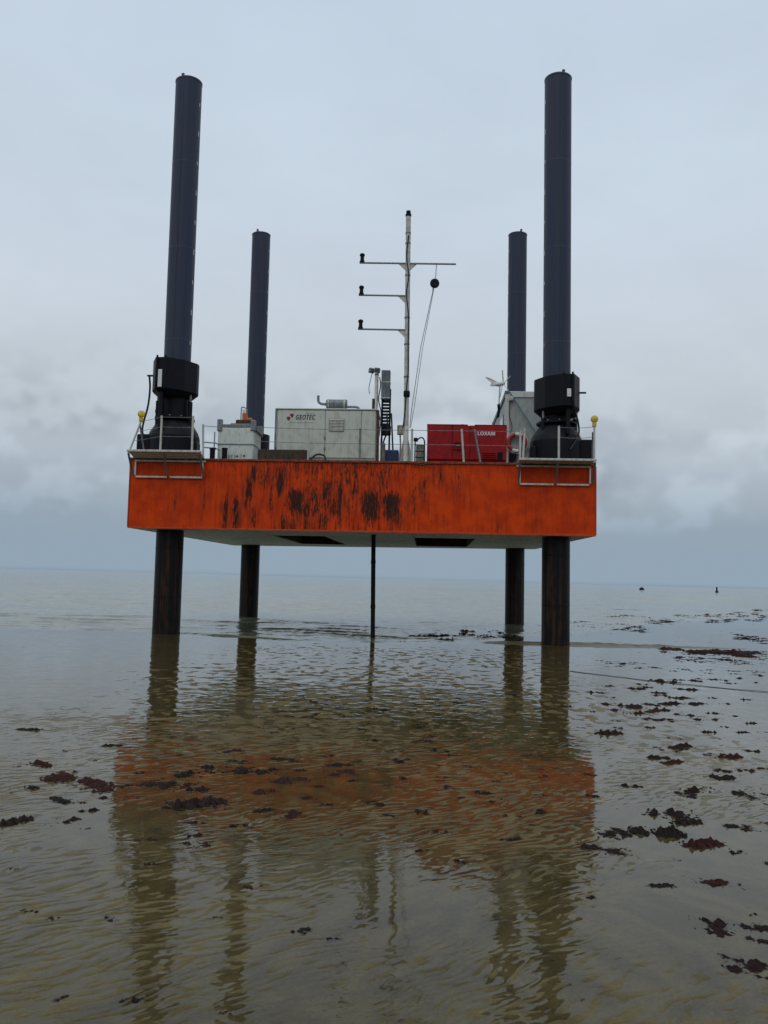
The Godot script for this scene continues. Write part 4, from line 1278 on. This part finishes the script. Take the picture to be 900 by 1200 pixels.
func weed_mesh(s: int) -> ArrayMesh:
	var r := RandomNumberGenerator.new()
	r.seed = s
	var m := MB.new()
	var f := noise(s, 2.6, 4)
	# a matted, ragged body, about one metre long in x, low with a few humps
	var humps := []
	for k in 3 + s % 3:
		humps.append([Vector2(r.randf_range(-0.38, 0.38), r.randf_range(-0.16, 0.16)), r.randf_range(0.06, 0.17), r.randf_range(0.03, 0.13)])
	var nx := 30
	var nz := 16
	var H := []
	for j in nz + 1:
		var row := []
		for i in nx + 1:
			var p := Vector2(-0.6 + 1.2 * i / nx, -0.34 + 0.68 * j / nz)
			var h := -0.035
			for q in humps:
				var d: Vector2 = p - q[0]
				h = maxf(h, q[2] * 1.5 * exp(-d.length_squared() / (q[1] * q[1])) - 0.022)
			h += 0.10 * f.get_noise_2d(p.x * 2.2, p.y * 3.0) + 0.06 * f.get_noise_2d(p.x * 7.0, p.y * 9.0)
			row.append(Vector3(p.x + 0.02 * f.get_noise_2d(p.y * 9.0, p.x * 4.0), maxf(h, -0.04), p.y))
		H.append(row)
	for j in nz:
		for i in nx:
			if maxf(maxf(H[j][i].y, H[j][i + 1].y), maxf(H[j + 1][i].y, H[j + 1][i + 1].y)) > 0.0:
				m.face([H[j][i], H[j][i + 1], H[j + 1][i + 1]], Vector3.UP)
				m.face([H[j][i], H[j + 1][i + 1], H[j + 1][i]], Vector3.UP)
	# thin fronds trailing out of it along the ground
	for k in 70:
		var q: Array = humps[r.randi() % humps.size()]
		var an := r.randf() * TAU
		var p := Vector3(q[0].x + cos(an) * q[1] * 0.7, r.randf_range(0.005, 0.07), q[0].y + sin(an) * q[1] * 0.6)
		var dir := Vector3(cos(an) * 1.7 + r.randf_range(-0.6, 0.6), r.randf_range(0.0, 0.6), sin(an) + r.randf_range(-0.4, 0.4)).normalized()
		var w := r.randf_range(0.004, 0.012)
		var st := r.randf_range(0.03, 0.075)
		for j in 4:
			var d2 := (dir + Vector3(r.randf_range(-0.5, 0.5), -0.3 * (j + 1), r.randf_range(-0.5, 0.5))).normalized()
			var e := p + d2 * st
			e.y = maxf(e.y, 0.004)
			var side := d2.cross(Vector3.UP).normalized()
			var w2 := w * (1.0 - 0.2 * j)
			var w3 := w * (1.0 - 0.2 * (j + 1))
			m.face([p - side * w2, p + side * w2, e + side * w3, e - side * w3], Vector3(0, 1, 0.2))
			p = e
			dir = d2
	return m.mesh()

func build_weed() -> void:
	var tones := [paint(lin(0.014, 0.006, 0.005), lin(0.030, 0.010, 0.007), 0.3, 0.75, 301, 2.2), paint(lin(0.026, 0.008, 0.006), lin(0.055, 0.015, 0.010), 0.3, 0.75, 302, 2.2), paint(lin(0.010, 0.006, 0.005), lin(0.020, 0.010, 0.007), 0.3, 0.75, 303, 2.2)]
	for k in 3:
		tones[k].metallic_specular = 0.3
	var kinds := []
	for k in 14:
		kinds.append(weed_mesh(500 + k * 13))
	# [x, y, width] in the photograph
	var open_sand := [[77, 906, 22], [81, 914, 46], [33, 925, 30], [116, 922, 36], [72, 938, 30], [98, 941, 12], [12, 963, 34], [76, 963, 28], [104, 950, 16], [125, 935, 20], [60, 1078, 12], [16, 1018, 10], [35, 855, 22], [48, 896, 24], [78, 880, 10], [131, 874, 18], [110, 891, 12], [20, 898, 8], [100, 971, 10], [34, 969, 8], [37, 1067, 20], [62, 1076, 14], [129, 1077, 15], [75, 1170, 18]]
	var mirror := [[150, 921, 18], [168, 906, 18], [155, 935, 14], [192, 919, 40], [222, 925, 34], [222, 942, 58], [240, 939, 24], [225, 907, 30], [262, 902, 44], [279, 893, 20], [300, 905, 34], [310, 928, 20], [285, 967, 16], [296, 1040, 22], [230, 990, 24], [174, 984, 26], [174, 1013, 16], [330, 890, 22], [336, 956, 30], [340, 915, 30], [347, 892, 14], [400, 897, 20], [398, 906, 30], [385, 886, 12], [312, 950, 22], [392, 1100, 14], [352, 1092, 22], [155, 1172, 24], [265, 1187, 14], [257, 1076, 12], [465, 880, 14], [492, 952, 18], [515, 976, 26], [495, 997, 14], [457, 956, 14], [595, 985, 18], [580, 916, 12], [632, 932, 12], [665, 828, 12], [512, 897, 10], [470, 893, 14], [505, 863, 10], [430, 868, 8], [422, 855, 12], [398, 839, 10], [446, 832, 14], [392, 817, 10], [415, 915, 14], [437, 902, 8], [440, 941, 18], [486, 906, 10], [520, 911, 16], [548, 898, 8], [375, 922, 14], [360, 935, 18], [452, 920, 10], [575, 940, 12], [620, 967, 16], [540, 1010, 12], [318, 902, 16], [420, 893, 14], [350, 903, 14]]
	var right_sand := [[737, 922, 26], [710, 859, 26], [792, 894, 27], [802, 876, 28], [855, 888, 26], [817, 926, 31], [845, 911, 24], [872, 903, 18], [885, 931, 34], [897, 965, 14], [785, 954, 42], [800, 963, 30], [722, 975, 38], [770, 976, 42], [817, 989, 42], [710, 997, 44], [770, 1037, 30], [842, 1035, 38], [867, 970, 26], [865, 999, 16], [896, 1012, 18], [847, 1087, 40], [822, 1078, 22], [887, 1087, 26], [890, 1102, 22], [875, 1133, 36], [855, 1122, 24], [893, 1145, 16], [832, 858, 14], [762, 853, 12], [745, 830, 20], [723, 845, 12], [723, 853, 10], [721, 832, 14], [712, 825, 18], [736, 828, 22], [744, 836, 18], [789, 825, 26], [817, 825, 18], [763, 826, 16], [772, 815, 16], [800, 818, 16], [768, 834, 18], [801, 838, 16], [818, 843, 14], [764, 843, 20], [781, 843, 12], [710, 804, 14], [751, 802, 14], [745, 807, 16], [778, 799, 24], [794, 797, 14], [815, 798, 12], [826, 796, 14], [773, 812, 14], [790, 818, 14], [835, 818, 10], [840, 843, 14], [851, 825, 12], [862, 839, 12], [868, 858, 14], [880, 880, 14], [845, 866, 10], [787, 846, 10], [836, 836, 14], [850, 852, 10], [806, 808, 18], [856, 801, 14], [845, 797, 12], [700, 936, 6], [830, 905, 10], [757, 890, 8], [880, 848, 12], [893, 858, 10], [875, 820, 10], [890, 792, 10], [885, 800, 8], [868, 795, 10]]
	var strand := []
	var band := [[770, 900, 762, 766, 14, 17], [820, 900, 764, 768, 7, 28], [780, 900, 771, 776, 5, 13], [706, 756, 733, 738, 3, 10], [745, 786, 726, 728, 4, 14], [790, 900, 724, 716, 9, 13], [826, 900, 727, 724, 4, 10], [470, 602, 749, 745, 18, 15], [500, 596, 742, 741, 5, 11], [710, 740, 722, 725, 2, 9], [672, 700, 731, 734, 2, 9], [860, 900, 745, 752, 1, 8], [690, 900, 776, 790, 2, 8]]
	rng.seed = 77
	for k in 36:
		mirror.append([rng.randf_range(170.0, 640.0), rng.randf_range(845.0, 985.0), rng.randf_range(7.0, 20.0)])
	for k in 24:
		right_sand.append([rng.randf_range(690.0, 900.0), 795.0 + 300.0 * pow(rng.randf(), 1.5), rng.randf_range(8.0, 20.0)])
	for b in band:
		for k in b[4]:
			var t := rng.randf()
			strand.append([lerpf(b[0], b[1], t), lerpf(b[2], b[3], t) + rng.randf_range(-2.5, 2.5), b[5] * rng.randf_range(0.5, 1.25)])
	var lists := [[open_sand, " seaweed clump on open wet sand beside the hosed pile's reflection", "seaweed on the open wet sand"], [mirror, " seaweed clump lying in the barge's reflection", "seaweed in the barge reflection"], [right_sand, " seaweed clump on wet sand beside the ground cable", "seaweed on the sand by the cable"], [strand, " seaweed clump in a strand line near the barge's piles", "seaweed in the strand lines"]]
	var count := 0
	for l in lists:
		for q in l[0]:
			if count >= 300:
				break
			count += 1
			var p := ground_at(q[0], q[1])
			var depth := -p.z
			var wide: float = q[2] * depth / FOCAL
			var tone := rng.randi() % 3
			var o := top_mesh("seaweed_clump", kinds[rng.randi() % kinds.size()], tones[tone])
			var lie := clampf(wide * 1.14, 0.04, 2.2)
			var size_word := "large" if lie > 0.32 else ("small" if lie < 0.15 else "middling")
			tag(o, size_word + " " + ["dark brown", "red-brown", "blackish"][tone] + l[1], "seaweed", l[2])
			var thick := clampf(lie, 0.05, 0.5) * rng.randf_range(0.6, 1.2)
			o.transform = Transform3D(Basis(Vector3.UP, rng.randf_range(-0.5, 0.5) + (PI if rng.randf() < 0.5 else 0.0)) * Basis.from_scale(Vector3(lie * 1.15, thick, lie * rng.randf_range(0.9, 1.7))), Vector3(p.x, -0.004 + (0.05 if strand == l[0] and q[1] > 736 and q[1] < 760 else 0.0) * 0.2, p.z))
	# crumbs too many to count
	var mm := MultiMesh.new()
	mm.transform_format = MultiMesh.TRANSFORM_3D
	mm.mesh = kinds[2]
	var spots := []
	for k in 1300:
		var x := rng.randf_range(640.0, 960.0)
		var y := 715.0 + 480.0 * pow(rng.randf(), 1.7)
		if rng.randf() < 0.3:
			x = rng.randf_range(0.0, 640.0)
			y = 745.0 + 440.0 * pow(rng.randf(), 1.2)
		var p := ground_at(x, y)
		if k >= 500:
			var b: Array = band[k % band.size()]
			var t := rng.randf()
			p = ground_at(lerpf(b[0], b[1], t), lerpf(b[2], b[3], t) + rng.randf_range(-4.0, 4.0))
		if p.z < -90.0:
			continue
		var s := rng.randf_range(1.2, 4.0 if k < 500 else 9.0) * -p.z / FOCAL
		spots.append(Transform3D(Basis(Vector3.UP, rng.randf_range(-0.6, 0.6)) * Basis.from_scale(Vector3(s * 1.4, s * 0.7, s)), Vector3(p.x, -0.002, p.z)))
	mm.instance_count = spots.size()
	for k in spots.size():
		mm.set_instance_transform(k, spots[k])
	var mi := MultiMeshInstance3D.new()
	mi.name = "seaweed_crumbs"
	mi.multimesh = mm
	mi.material_override = tones[0]
	add_child(mi)
	mi.set_meta("kind", "stuff")
	tag(mi, "scattered dark crumbs of seaweed over the wet sand", "seaweed")

func _ready() -> void:
	rng.seed = 5
	setup()
	build_ground()
	build_materials()
	build_hull()
	build_legs()
	build_jacks()
	build_walkways()
	build_rail()
	build_generator()
	build_bin()
	build_mast()
	build_rig()
	build_red()
	build_cabin()
	build_marks()
	build_weed()
